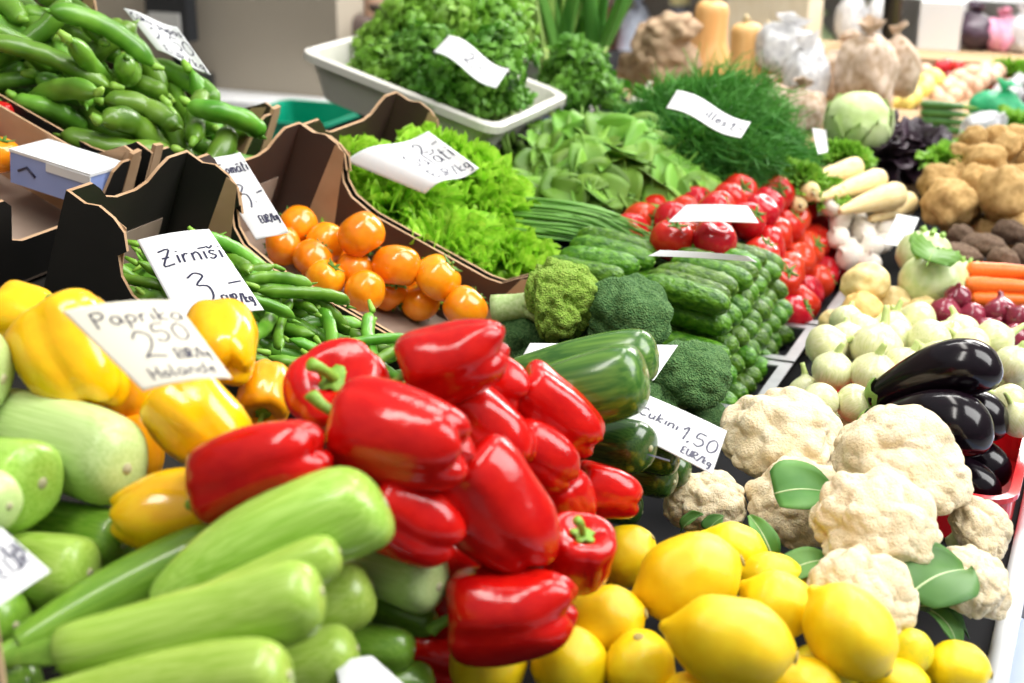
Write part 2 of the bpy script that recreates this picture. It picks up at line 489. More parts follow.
# ------------------------------------------------------------------ handwriting
GLY = {
 'A': [[(0, 0), (.35, 1), (.7, 0)], [(.15, .4), (.55, .4)]], 'C': [[(.6, .85), (.35, 1), (.08, .75), (.05, .3), (.3, 0), (.6, .12)]],
 'E': [[(.55, 1), (.1, .95), (.1, .5), (.45, .52)], [(.1, .5), (.08, .02), (.58, .05)]],
 'G': [[(.6, .85), (.35, 1), (.05, .65), (.1, .15), (.4, 0), (.6, .2), (.6, .45), (.38, .45)]],
 'H': [[(.08, 1), (.05, 0)], [(.6, 1), (.58, 0)], [(.06, .5), (.6, .52)]], 'K': [[(.08, 1), (.05, 0)], [(.6, 1), (.08, .45), (.62, 0)]],
 'P': [[(.1, 1), (.06, -.1)], [(.08, .95), (.5, 1), (.62, .75), (.45, .52), (.1, .5)]], 'S': [[(.55, .9), (.3, 1), (.1, .75), (.5, .4), (.45, .08), (.2, 0), (.02, .12)]],
 'T': [[(.0, .98), (.75, 1.02)], [(.38, 1), (.34, 0)]], 'U': [[(.05, 1), (.06, .2), (.3, 0), (.55, .2), (.58, 1)], [(.58, .4), (.62, 0)]],
 'Z': [[(.0, .97), (.6, 1), (.08, .02), (.68, 0)], [(.1, .5), (.5, .5)]],
 'R': [[(.1, 1), (.06, 0)], [(.08, .95), (.5, 1), (.6, .75), (.4, .52), (.1, .5), (.62, 0)]],
 'a': [[(.5, .5), (.25, .58), (.05, .3), (.2, .02), (.45, .15), (.52, .55)], [(.5, .4), (.58, .02)]], 'b': [[(.1, 1), (.08, .05), (.35, 0), (.5, .3), (.3, .55), (.1, .4)]],
 'c': [[(.45, .5), (.2, .55), (.05, .25), (.22, 0), (.45, .1)]], 'd': [[(.48, .45), (.2, .55), (.05, .25), (.22, 0), (.45, .15)], [(.52, 1), (.48, 0)]],
 'e': [[(.08, .3), (.45, .36), (.3, .58), (.06, .3), (.2, 0), (.48, .1)]], 'g': [[(.48, .5), (.2, .55), (.06, .28), (.25, .05), (.48, .3), (.5, .55), (.45, -.3), (.15, -.35)]],
 'i': [[(.1, .55), (.12, .02)], [(.11, .78), (.13, .82)]], 'k': [[(.1, 1), (.07, 0)], [(.45, .58), (.1, .28), (.48, 0)]], 'l': [[(.1, 1), (.1, .08), (.22, 0)]],
 'm': [[(.06, .55), (.06, 0)], [(.06, .4), (.22, .57), (.32, .4), (.32, 0)], [(.32, .4), (.5, .57), (.6, .4), (.62, 0)]], 'n': [[(.06, .55), (.06, 0)], [(.06, .4), (.28, .57), (.42, .4), (.45, 0)]],
 'o': [[(.28, .56), (.06, .32), (.2, .02), (.45, .22), (.28, .56)]], 'p': [[(.08, .55), (.05, -.4)], [(.08, .42), (.3, .57), (.5, .32), (.3, .02), (.08, .12)]],
 'r': [[(.08, .55), (.08, 0)], [(.08, .35), (.22, .55), (.38, .52)]], 's': [[(.4, .5), (.2, .57), (.1, .4), (.38, .2), (.2, 0), (.02, .08)]], 't': [[(.15, .9), (.13, .08), (.32, .02)], [(0, .6), (.34, .62)]],
 'u': [[(.06, .55), (.08, .12), (.25, 0), (.42, .2)], [(.44, .55), (.46, 0)]], 'v': [[(.04, .55), (.2, 0), (.42, .56)]], 'z': [[(.02, .53), (.42, .55), (.05, .02), (.46, 0)]],
 '0': [[(.3, 1), (.08, .7), (.1, .2), (.32, 0), (.55, .3), (.5, .8), (.3, 1)]], '2': [[(.08, .75), (.25, 1), (.5, .8), (.4, .4), (.1, .05), (.25, .1), (.62, .0)]],
 '3': [[(.05, .85), (.3, 1), (.52, .85), (.25, .55), (.55, .45), (.6, .1), (.45, -.2)]], '5': [[(.55, 1), (.15, .97), (.1, .55), (.4, .6), (.55, .3), (.35, 0), (.05, .1)]],
 '1': [[(.08, .7), (.32, 1), (.3, 0)]], '4': [[(.4, 1), (.02, .35), (.6, .38)], [(.45, .6), (.42, 0)]], '8': [[(.3, .52), (.08, .75), (.3, 1), (.5, .76), (.3, .52), (.05, .22), (.3, 0), (.55, .25), (.3, .52)]],
 '-': [[(.1, .45), (.5, .5)]], '/': [[(.55, 1), (.05, -.15)]], '.': [[(.1, .02), (.14, .05)]], ',': [[(.14, .08), (.06, -.12)]], ' ': [],
}
MAC = {'ū': 'u', 'ā': 'a', 'ī': 'i', 'š': 's', 'ē': 'e', 'ļ': 'l'}
def stroke_paths(text, x, y, h, slant=.12, gap=.16):
    out = []; cx = x
    for ch in text:
        b = MAC.get(ch, ch)
        g = GLY.get(b, [])
        if ch == 'ī': g = g[:1]
        w = max([p[0] for s in g for p in s], default=.35)
        def tf(p): return (cx+(p[0]+slant*p[1])*h, y+p[1]*h)
        for s in g:
            out.append([tf(p) for p in s])
        if ch in 'ūāīē': out.append([tf((w*.5-.2, .78)), tf((w*.5+.22, .82))])
        if ch == 'š': out.append([tf((.05, .9)), tf((.2, .74)), tf((.4, .92))])
        cx += (w+gap)*h
    return out
def card_mesh(name, quad, m, sag=0.0, wave=0.0, n=10, thick=.0006):
    """sheet over four corners (tl, tr, br, bl), softly bent"""
    q = [np.array(p) for p in quad]
    nn = np.cross(q[1]-q[0], q[3]-q[0]); nn /= np.linalg.norm(nn)
    if np.dot(nn, np.array(EYE)-q[0]) < 0: nn = -nn
    def f(u, v, h=0.0):
        p = (q[0]*(1-u)+q[1]*u)*(1-v)+(q[3]*(1-u)+q[2]*u)*v
        return p+nn*(h-sag*4*u*(1-u)+wave*math.sin(2*math.pi*u))
    V = [f(i/n, j/n) for i in range(n+1) for j in range(n+1)]
    V2 = [f(i/n, j/n, -thick) for i in range(n+1) for j in range(n+1)]
    k = len(V); F0 = grid_faces(n+1, n+1)
    F = F0+[tuple(a+k for a in g[::-1]) for g in F0]
    w = n+1
    rim = [i*w for i in range(w)]+[n*w+j for j in range(1, w)]+[i*w+n for i in range(n-1, -1, -1)]+[j for j in range(n-1, 0, -1)]
    for a, b in zip(rim, rim[1:]+rim[:1]): F.append((a, b, b+k, a+k))
    return ME(name, [(np.array(V+V2), F, m)]), f
def card(label, quad, lines, m=None, sag=0.0, wave=0.0, ink=.0020, n=26, group=None):
    """lines: (text, u, v of the baseline start, height in card heights)"""
    me, f = card_mesh('price_card', quad, m or M['card'], sag, wave, n)
    W = np.linalg.norm(np.array(quad[1])-np.array(quad[0])); H = np.linalg.norm(np.array(quad[3])-np.array(quad[0]))
    V, F = [], []
    for text, u0, v0, hh in lines:
        strokes = stroke_paths(text, 0, 0, hh*H) if isinstance(text, str) else [[(a*W, -b*H) for a, b in s] for s in text]
        if isinstance(text, str):
            wd = max(p[0] for s in strokes for p in s); k = min(1.0, (.96-u0)*W/wd)
            strokes = [[(p[0]*k, p[1]) for p in s] for s in strokes]
        for s in strokes:
            c = catmull(s, max(3, len(s)*3)) if len(s) > 2 else np.array([np.array(s[0])*(1-t)+np.array(s[1])*t for t in (0, .5, 1)])
            d = np.gradient(c, axis=0); d /= np.linalg.norm(d, axis=1)[:, None]+1e-9
            pr = np.stack([-d[:, 1], d[:, 0]], 1)*ink*.5
            b0 = len(V)
            for a, e in zip(c, pr):
                for sg in (-1, 1):
                    x, y = a+e*sg
                    V.append(f(u0+x/W, v0-y/H, .0004))
            for i in range(len(c)-1):
                F.append((b0+2*i, b0+2*i+1, b0+2*i+3, b0+2*i+2))
    kids = []
    if V: kids = [('lettering', ME('lettering', [(np.array(V), F, M['ink'])], False), None)]
    return thing('price_card', label, 'price card', me, None, group or 'handwritten price cards', kids)
# ------------------------------------------------------------------ hall
m_floor = mat('hall_floor', (0.42, 0.43, 0.45), (0.52, 0.53, 0.54), rough=.45, scale=2)
m_wall = mat('hall_wall', (0.30, 0.26, 0.20), (0.36, 0.32, 0.26), rough=.8, scale=1.2)
m_wallp = mat('pale_hall_wall', (0.52, 0.51, 0.49), (0.6, 0.59, 0.56), rough=.8, scale=1.2)
struct('floor', [(*box(-5, -3, -.1, 6, 13, 0), m_floor)])
struct('wall_left', [(*box(-4.2, -3, 0, -4.0, 13, 4.2), m_wall)])
struct('wall_back', [(*box(-4.0, 12.4, 0, 6, 12.6, 4.2), m_wallp)])

# ------------------------------------------------------------------ stall table and sloping rack
m_steel = mat('brushed_steel', (0.42, 0.43, 0.45), (0.5, 0.51, 0.53), rough=.35, scale=30, metal=.85)
m_tabletop = mat('table_boards', (0.010, 0.010, 0.011), (0.018, 0.018, 0.02), rough=.85, scale=6)
m_ledge = mat('pale_blue_ledge', (0.34, 0.42, 0.60), (0.40, 0.48, 0.66), rough=.35, scale=4)
m_white = mat('white_enamel', (0.86, 0.87, 0.88), rough=.3)
m_darkwood = mat('rack_boards', (0.012, 0.011, 0.010), (0.022, 0.02, 0.017), rough=.85, scale=8)
tb = thing('market_table', 'long market stall table with dark top and pale blue front ledge', 'table', None, None)
part(tb, 'table_top', ME('table_top', [(*box(-1.75, .25, .84, -.045, 4.6, .88), m_tabletop)], False))
part(tb, 'front_ledge', ME('front_ledge', [(*box(-.03, .25, .78, .20, 4.6, .80), m_ledge), (*box(.19, .25, .55, .20, 4.6, .78), m_ledge), (*box(-.035, .25, .66, -.03, 4.6, .80), m_ledge)], False), label='pale blue front ledge')
part(tb, 'front_rail', ME('front_rail', [(*tube([(-.038, .25, .885), (-.038, 4.6, .885)], .011, 12), m_white)]), label='white tubular front rail')
for lx in (-1.68, -.12):
    for ly in (.4, 2.4, 4.4):
        part(tb, 'leg', ME('leg', [(*box(lx-.025, ly-.025, 0, lx+.025, ly+.025, .84), m_steel)], False))
TILT = 22.0
TS = math.tan(R(TILT))
def rackz(x): return .90+TS*(-.62-x)
rk = thing('display_rack', 'sloping dark board rack carrying the cardboard boxes', 'rack')
def slope_board(x0, x1, y0, y1, t=.02):
    return prism([(x0, rackz(x0)-.005), (x1, rackz(x1)-.005), (x1, rackz(x1)-.005-t), (x0, rackz(x0)-.005-t)], (0, y0, 0), (1, 0, 0), (0, 0, 1), (0, y1-y0, 0))
part(rk, 'sloping_board', ME('sloping_board', [(*slope_board(-.60, -1.66, 1.08, 1.72), m_darkwood), (*slope_board(-.60, -1.2, 1.72, 2.9), m_darkwood)], False))
part(rk, 'lip', ME('lip', [(*box(-.598, 1.08, .882, -.588, 2.5, .915), m_darkwood)], False))
for px_, py_ in ((-1.6, 1.12), (-1.6, 1.68), (-1.15, 1.12), (-1.15, 2.85)):
    part(rk, 'prop', ME('prop', [(*box(px_-.015, py_-.015, .88, px_+.015, py_+.015, rackz(px_)-.025), m_darkwood)], False))
sb = thing('sloping_shelf', 'dark sloping shelf under the peppers and pale courgettes', 'shelf')
pr = prism([(-.40, .881), (-1.05, .881), (-1.05, .885+.65*.28), (-.40, .885)], (0, .28, 0), (1, 0, 0), (0, 0, 1), (0, .79, 0))
part(sb, 'board', ME('board', [(*pr, m_darkwood)], False))
part(sb, 'front_lip', ME('front_lip', [(*box(-.398, .28, .881, -.39, 1.07, .915), m_darkwood)], False))
# steel trays on the table
m_tray = mat('dark_tray', (0.03, 0.032, 0.035), rough=.4)
def tray(label, x0, y0, x1, y1, h=.04, z=.88, name='steel_tray', m=None, rim=.016, mi=None):
    t = .002; m = m or m_steel; mi = mi or m_tray
    o = thing(name, label, 'tray')
    part(o, 'bottom', ME('bottom', [(*box(x0, y0, z, x1, y1, z+t), mi)], False))
    w = [box(x0, y0, z, x0+t, y1, z+h), box(x1-t, y0, z, x1, y1, z+h), box(x0, y0, z, x1, y0+t, z+h), box(x0, y1-t, z, x1, y1, z+h)]
    part(o, 'side_walls', ME('side_walls', [(v, f, mi) for v, f in w], False))
    r = [box(x0-rim, y0-rim, z+h, x0, y1+rim, z+h+t), box(x1, y0-rim, z+h, x1+rim, y1+rim, z+h+t), box(x0, y0-rim, z+h, x1, y0, z+h+t), box(x0, y1, z+h, x1, y1+rim, z+h+t)]
    part(o, 'rim', ME('rim', [(v, f, m) for v, f in r], False))
    return o

# ------------------------------------------------------------------ cardboard boxes
m_kraft = mat('brown_cardboard', (0.40, 0.25, 0.14), (0.50, 0.33, 0.20), rough=.8, scale=14)
m_kraft_d = mat('grey_brown_cardboard', (0.30, 0.22, 0.17), (0.37, 0.28, 0.22), rough=.8, scale=14)
m_print = mat('black_printed_cardboard', (0.012, 0.012, 0.011), (0.022, 0.02, 0.018), rough=.4, scale=5)
m_printb = mat('brown_black_printed_cardboard', (0.045, 0.024, 0.018), (0.065, 0.036, 0.026), rough=.55, scale=5)
def wall_outline(L, p0=.165, l0=.085, low=.088, p1=.125, l1=.05):
    """side wall: tall post at the upper end, S-shaped step, long low edge, small post at the low end"""
    return [(0, 0), (L, 0), (L, p1), (L-l1*.5, p1+.003), (L-l1*.8, p1-.01), (L-l1, (p1+low)/2), (L-l1*1.3, low+.004), (L-l1*1.7, low),
            (l0+.06, low), (l0+.022, low+.008), (l0+.004, low+.022), (l0-.006, low+.042), (l0+.003, p0-.028), (l0-.006, p0-.010), (l0-.022, p0-.001), (l0*.5, p0+.003), (l0*.3, p0-.003), (0, p0)]
def end_outline(W, p, low, l):
    return [(0, 0), (W, 0), (W, p), (W-l*.7, p), (W-l, p-.01), (W-l*1.3, low+.006), (W-l*1.7, low), (l*1.7, low), (l*1.3, low+.006), (l, p-.01), (l*.7, p), (0, p)]
def capped(pr, m_out, m_edge, m_in):
    """prism with its first cap, rim and last cap in different materials"""
    V, F = pr
    return [(V, [F[0]], m_out), (V, F[2:], m_edge), (V, [F[1]], m_in)]
def cardboard_box(label, x_top, y0, L, W, post=.165, low=.088, inner=None, lift=0.0, p1=.125):
    """open fruit box lying on the rack; local x runs down the slope"""
    t = .004
    m = Matrix.Translation((x_top, y0, rackz(x_top)+.001+lift)) @ Matrix.Rotation(R(TILT), 4, 'Y')
    o = thing('cardboard_box', label, 'box', None, m, 'open cardboard fruit boxes')
    inner = inner or m_printb
    part(o, 'bottom', ME('bottom', [(*box(0, 0, 0, L, W, t), m_kraft_d)], False))
    out = wall_outline(L, post, .085, low, p1)
    for y, d in ((0, 1), (W, -1)):
        part(o, 'side_panel', ME('side_panel', capped(prism(out, (0, y, 0), (1, 0, 0), (0, 0, 1), (0, d*t, 0)), m_print, m_kraft, inner), False))
        yi = y+d*t
        st = prism([(.052, t), (.105, t), (.083, post-.035), (.078, post-.006), (.062, post-.003)], (0, yi, 0), (1, 0, 0), (0, 0, 1), (0, d*.0008, 0))
        s2 = prism([(L-.085, t), (L-.04, t), (L-.02, p1-.002), (L-.042, p1-.014)], (0, yi, 0), (1, 0, 0), (0, 0, 1), (0, d*.0008, 0))
        part(o, 'unprinted_stripe', ME('unprinted_stripe', [(*st, m_kraft)], False))
        part(o, 'unprinted_stripe', ME('unprinted_stripe', [(*s2, m_kraft)], False))
    oe = end_outline(W-2*t, post, post-.03, .05)
    ol = end_outline(W-2*t, p1, .062, .045)
    part(o, 'end_panel', ME('end_panel', capped(prism(oe, (0, t, 0), (0, 1, 0), (0, 0, 1), (t, 0, 0)), m_print, m_kraft, inner), False))
    part(o, 'end_panel', ME('end_panel', capped(prism(ol, (L, t, 0), (0, 1, 0), (0, 0, 1), (-t, 0, 0)), m_print, m_kraft, m_kraft_d), False))
    part(o, 'unprinted_band', ME('unprinted_band', [(*box(t, .02, t, t+.0008, W-.02, post*.5), m_kraft_d)], False))
    for y, d in ((t, 1), (W-t, -1)):
        pr = prism([(0, 0), (.022, 0), (.016, p1+.004), (0, p1+.006)], (L+.001, y, t), (0, d, 0), (0, 0, 1), (-.006, 0, 0))
        part(o, 'corner_flap', ME('corner_flap', [(*pr, m_kraft)], False))
    return o
# ------------------------------------------------------------------ peppers
def wsize(px, v): return px*depth(v)/FPX
rp = [pepper_mesh('red_pepper', M['red'], 4, s) for s in range(5)]+[pepper_mesh('red_pepper', M['red'], 3, s) for s in (11, 12)]
ps = [pepper_stem_mesh('stem', s, .3+.05*s) for s in range(3)]
yp = [pepper_mesh('yellow_pepper', M['yellow'], 4, 21), pepper_mesh('yellow_pepper', M['yellow'], 3, 22, depthl=.12), pepper_mesh('yellow_pepper', M['yellow'], 4, 23, depthl=.12)]
ap = [pepper_mesh('yellow_pepper', M['amber'], 4, 31)]
def pepz(px, py):
    return None
# px, py, height, width px, length px, stem angle, towards viewer, roll, mesh, label
REDP = [
 (262, 470, 1.175, 98, 138, 200, -.25, 20, 0, 'dark red pepper lying between the yellow peppers and the topmost pale courgette'),
 (343, 400, 1.175, 104, 92, 100, 1.35, 10, 1, 'red pepper whose curled green stem faces out, beside the yellow peppers'),
 (405, 437, 1.19, 104, 138, 168, -.35, 30, 2, 'big glossy red pepper lying on its side at the centre of the heap'),
 (455, 358, 1.215, 84, 104, 195, -.15, 70, 3, 'red pepper perched highest on the pile, under the cardboard box corner'),
 (487, 430, 1.15, 84, 104, 140, -.2, 50, 4, 'red pepper wedged right of the big central pepper, pointing down to the heap'),
 (497, 383, 1.17, 62, 70, 150, -.5, 0, 5, 'small red pepper mostly hidden under the highest pepper'),
 (556, 418, 1.14, 70, 100, 143, 0.05, 10, 0, 'long red pepper against the big dark courgettes'),
 (543, 462, 1.11, 68, 76, 150, 0.1, 40, 6, 'red pepper tucked under the long pepper by the courgettes'),
 (408, 528, 1.13, 92, 98, 150, .1, 60, 1, 'red pepper right of the topmost pale courgette, under the big central pepper'),
 (493, 520, 1.12, 112, 132, 128, .1, 0, 5, 'large smooth red pepper pointing down in the middle of the heap'),
 (440, 604, 1.0, 84, 84, 160, -.3, 30, 2, 'dark red pepper in shade behind the small green courgettes'),
 (452, 648, .965, 76, 80, 170, -.2, 60, 1, 'red pepper deep in the dark gap between the courgettes and the first lemon'),
 (470, 570, 1.03, 80, 90, 150, -.3, 10, 4, 'red pepper in deep shade under the large smooth one'),
 (514, 606, 1.06, 100, 122, 185, -.25, 80, 3, 'deep red pepper lowest in the heap, touching the lemons'),
 (577, 557, 1.07, 74, 78, 78, .75, 0, 4, 'red pepper with a straight green stem standing up beside the lemons'),
 (607, 494, 1.06, 58, 66, 165, .25, 20, 0, 'small red pepper touching the dark courgettes behind the lemons'),
 (566, 500, 1.08, 56, 62, 115, .5, 45, 6, 'small red pepper with a short stem tip between the long pepper and the upright stem'),
]
YELP = [
 (62, 367, 1.2, 108, 112, 120, -.3, 12, 0, 0, 'large bright yellow pepper above the pale courgettes'),
 (32, 318, 1.21, 72, 74, 160, -.2, 12, 1, 0, 'yellow pepper peeping out behind the large one, below the black box'),
 (126, 388, 1.16, 88, 84, 100, -.3, 0, 2, 1, 'amber pepper in the shade of the cream price card'),
 (226, 343, 1.19, 74, 90, 118, -1.2, 33, 1, 0, 'yellow pepper standing in front of the pea pod price card'),
 (207, 426, 1.165, 92, 112, 135, -.15, 70, 2, 0, 'yellow pepper tilted below the corner of the cream price card'),
 (268, 391, 1.14, 58, 60, 265, .7, 0, 0, 1, 'small yellow pepper with its dark green stem turned to the viewer'),
 (140, 450, 1.12, 50, 66, 95, -.2, 0, 1, 1, 'small yellow pepper squeezed in beside the fat pale courgette'),
 (165, 508, 1.13, 84, 102, 5, -.2, 45, 2, 0, 'yellow pepper lowest of its heap, above the shiny green courgette'),
]
piles = []
for (px, py, z, w, l, a, d, ro, k, lab) in REDP:
    v = P(px, py, z); s = wsize(w, v); s2 = wsize(l, v)
    piles.append((It(frame(v, cax(a, d), ro, (s, s, s2*(1.0 if abs(d) < .6 else .95))), BALL_PEP), 'red_pepper', rp[k % len(rp)], lab, 'red pepper', ps[k % 3]))
for (px, py, z, w, l, a, d, ro, k, am, lab) in YELP:
    v = P(px, py, z); s = wsize(w, v); s2 = wsize(l, v)
    piles.append((It(frame(v, cax(a, d), ro, (s, s, s2)), BALL_PEP), 'yellow_pepper', ap[0] if am else yp[k], lab, 'yellow pepper', ps[k % 3]))
# ------------------------------------------------------------------ courgettes
zu = {'p': [zuc_mesh('courgette', M['palezuc'], .35, 1), zuc_mesh('courgette', M['palezuc'], -.3, 2, .25)], 'w': [zuc_mesh('courgette', M['milkzuc'], .2, 3, 0)],
      'g': [zuc_mesh('courgette', M['midzuc'], .4, 4, .1)], 'd': [zuc_mesh('dark_courgette', M['darkzuc'], .2, 5)], 'b': [zuc_mesh('dark_courgette', M['bigzuc'], .25, 6, .2)]}
# blossom end px, stem end px, heights, thickness px
ZUC = [
 (380, 508, 150, 625, 1.165, 1.09, 98, 'p', 0, 'topmost pale green courgette with a thick rounded end over the heap'),
 (340, 547, 110, 640, 1.155, 1.10, 54, 'p', 1, 'slim pale courgette second from the top, just under the thick one'),
 (320, 594, 60, 655, 1.145, 1.10, 84, 'p', 0, 'plump pale courgette in the middle of the heap, third from the top'),
 (284, 668, 30, 700, 1.125, 1.09, 84, 'p', 1, 'large pale courgette along the bottom edge of the picture'),
 (222, 543, 8, 652, 1.115, 1.08, 58, 'g', 0, 'shiny slim green courgette with a bright streak beside the white card'),
 (432, 592, 280, 540, 1.09, 1.09, 78, 'w', 0, 'milky pale courgette end next to the red peppers'),
 (376, 600, 240, 655, 1.08, 1.05, 74, 'p', 0, 'pale courgette with a pinkish blossom tip, under the milky one'),
 (352, 636, 230, 672, 1.065, 1.04, 66, 'p', 1, 'pale courgette just above the white card at the bottom'),
 (412, 650, 330, 640, 1.03, 1.03, 48, 'g', 0, 'small green courgette near the lemons, under the milky one'),
 (436, 617, 370, 600, 1.04, 1.05, 40, 'g', 0, 'smallest green courgette tip against the dark red pepper'),
 (432, 680, 350, 690, 1.0, 1.0, 48, 'g', 0, 'small green courgette at the bottom edge near the first lemon'),
 (330, 676, 170, 700, 1.04, 1.02, 62, 'p', 0, 'pale courgette at the bottom edge beside the white card'),
 (108, 466, -75, 412, 1.17, 1.16, 100, 'w', 0, 'fat milky courgette pointing at the small yellow pepper'),
 (50, 482, -80, 445, 1.15, 1.15, 98, 'p', 0, 'pale courgette with a brown scarred end in front of the fat milky one'),
 (12, 388, -95, 368, 1.19, 1.2, 92, 'w', 0, 'pale courgette tip at the edge of the picture beside the large yellow pepper'),
 (84, 572, -60, 545, 1.11, 1.11, 82, 'p', 1, 'dull green courgette end right of the corner of the white card'),
 (122, 538, -30, 505, 1.105, 1.105, 74, 'g', 0, 'green courgette end below the fat milky one, beside the yellow pepper'),
 (8, 505, -80, 480, 1.17, 1.17, 70, 'w', 0, 'courgette tip above the white card at the edge of the picture'),
 (18, 622, -80, 600, 1.09, 1.08, 70, 'g', 0, 'courgette end just below the white card at the edge of the picture'),
 (40, 690, -60, 700, 1.03, 1.03, 70, 'g', 0, 'dark courgette in the bottom corner below the white card'),
]
for (ax, ay, bx, by, za, zb, w, k, j, lab) in ZUC:
    A, B = P(ax, ay, za), P(bx, by, zb)
    L = (B-A).length; Lm = min(max(L, .15), .24); ax3 = (B-A).normalized()
    s = wsize(w, A)/2
    mid = A+ax3*(Lm/2-s*.12)
    piles.append((It(frame(mid, ax3, random.uniform(0, 360), (s, s, Lm)), BALL_ZUC, 1.6), 'courgette', zu[k][j], lab, 'courgette', None))
DZ = [
 (643, 374, 505, 402, 1.155, 1.12, 76, 'b', 0, 'big striped green courgette lying on a white card, nearest to the red peppers'),
 (655, 354, 530, 372, 1.125, 1.10, 58, 'b', 0, 'big green courgette lying behind its twin against the broccoli'),
 (648, 448, 560, 430, 1.08, 1.07, 58, 'd', 0, 'dark green courgette end just below the white card'),
 (676, 462, 590, 445, 1.04, 1.04, 44, 'd', 0, 'dark green courgette end between the card and the small cauliflower'),
 (668, 492, 590, 470, 1.01, 1.01, 46, 'd', 0, 'dark green courgette end lowest in its pile, near the lemons'),
 (644, 500, 575, 480, .98, 1.0, 40, 'd', 0, 'dark green courgette end touching the small red pepper'),
 (690, 478, 620, 455, .99, 1.0, 40, 'd', 0, 'dark green courgette end at the steel divider by the cauliflower'),
]
for (ax, ay, bx, by, za, zb, w, k, j, lab) in DZ:
    A, B = P(ax, ay, za), P(bx, by, zb)
    s = wsize(w, A)/2; L = max(.15, (B-A).length); ax3 = (B-A).normalized()
    piles.append((It(frame(A+ax3*(L/2-s*.12), ax3, random.uniform(0, 360), (s, s, L)), BALL_ZUC, 1.6), 'dark_courgette', zu[k][j], lab, 'courgette', None))
# ------------------------------------------------------------------ lemons
lm = [lemon_mesh('lemon', M['lemon'], s) for s in range(3)]; ll = lemon_mesh('lemon', M['limelemon'], 5)
LEM = [
 (488, 664, .985, 78, 82, 80, .5, 0, 'lemon at the bottom edge nearest to the small green courgettes'),
 (570, 664, .985, 76, 84, 110, .5, 0, 'lemon at the bottom edge below the deep red pepper'),
 (611, 622, 1.0, 70, 92, 15, .35, 0, 'lemon whose brown stem scar faces right, beside the red pepper with upright stem'),
 (645, 670, .985, 72, 84, 95, .5, 0, 'lemon at the bottom edge between the scarred lemon and the biggest one'),
 (626, 556, .99, 62, 72, 40, .2, 0, 'lemon furthest back, touching the small red pepper'),
 (686, 581, 1.025, 88, 120, 20, .1, 0, 'big lemon on top of the heap below the small cauliflower'),
 (732, 642, 1.03, 92, 138, -12, .2, 0, 'biggest lemon, lying across the front of the heap'),
 (738, 552, .995, 52, 76, -25, 0, 0, 'lemon behind the big top one, below the green leaf'),
 (778, 606, 1.0, 68, 82, -30, .3, 0, 'lemon between the biggest lemon and the cauliflower'),
 (772, 575, .98, 50, 70, -10, 0, 0, 'lemon half hidden behind the middle of the heap under the curved leaf'),
 (849, 634, 1.0, 84, 112, -48, .3, 0, 'long lemon pointing down right in front of the lowest cauliflower'),
 (833, 592, .975, 44, 60, -20, 0, 0, 'lemon peeping out between the long lemon and the lowest cauliflower'),
 (911, 650, .965, 44, 52, 100, .9, 1, 'greenish lemon with its navel upright beside the dark leaves'),
 (957, 668, .95, 54, 70, -10, .2, 0, 'lemon at the front corner next to the white rail'),
 (822, 672, .965, 60, 80, 0, .3, 1, 'greenish yellow lemon under the long one'),
 (800, 690, .965, 70, 90, 10, .3, 0, 'lemon cut by the bottom edge under the biggest one'),
 (897, 690, .95, 62, 80, -15, .3, 0, 'lemon cut by the bottom edge below the greenish one'),
 (690, 700, .97, 72, 90, 20, .3, 0, 'lemon at the very bottom below the biggest one'),
]
for (px, py, z, w, l, a, d, g, lab) in LEM:
    v = P(px, py, z)
    s = wsize(w, v); s2 = wsize(l, v)/1.2
    piles.append((It(frame(v, cax(a, d), random.uniform(0, 360), (s, s, s2)), BALL_LEM), 'lemon', ll if g else random.choice(lm), lab, 'lemon', None))
# ------------------------------------------------------------------ cauliflowers
cm = [curd_mesh('cauliflower', M['cauli'], s, stem=M['caulistem']) for s in (1, 2, 3, 4)]
CAU = [
 (783, 443, .985, 128, 90, 85, .7, 0, 'cauliflower furthest back, beside the white price card and the broccoli'),
 (800, 506, .96, 110, 78, 80, .8, 1, 'cauliflower carrying a flat green leaf on top'),
 (704, 503, .965, 86, 62, 95, .5, 2, 'small brownish cauliflower with cut green stubs beside the dark courgettes'),
 (902, 470, 1.035, 146, 100, 85, .6, 3, 'large cauliflower on top of the heap, against the aubergines'),
 (876, 530, 1.015, 132, 88, 95, .9, 0, 'large cauliflower leaning on the top one, nearest the middle'),
 (862, 592, .985, 110, 86, 90, .9, 2, 'lowest cauliflower directly behind the lemons'),
 (970, 585, .965, 86, 84, 65, .8, 1, 'cauliflower over the white rail with dark leaves under it'),
 (978, 532, .975, 78, 96, 40, .5, 3, 'cauliflower at the front corner below the red crate'),
]
for (px, py, z, w, l, a, d, k, lab) in CAU:
    v = P(px, py, z); s = wsize(w, v)*1.04
    piles.append((It(frame(v, cax(a, d), random.uniform(0, 360), (s, s, s*.95)), BALL_CAU, 2.0), 'cauliflower', cm[k], lab, 'cauliflower', None))
def front_floor(x, y):
    if x > -.36: return .885
    if y > 1.06: return .885
    return .89+max(0, (-.40-x))*.28
relax([p[0] for p in piles], front_floor, 90, give=.96, keep=.03)
for it, nm, me, lab, cat, st in piles:
    kids = [('stem', st, None)] if st else []
    thing(nm, lab, cat, me, it.m, {'red pepper': 'heap of red peppers', 'yellow pepper': 'heap of yellow peppers', 'lemon': 'heap of lemons', 'cauliflower': 'heap of cauliflowers'}.get(cat, 'heap of dark courgettes' if 'dark' in nm else 'heap of pale courgettes'), kids)
def onrack(px, py, h):
    z = 1.05
    for _ in range(150):
        v = P(px, py, z); z = .7*z+.3*(rackz(v.x)+h)
    return P(px, py, z)
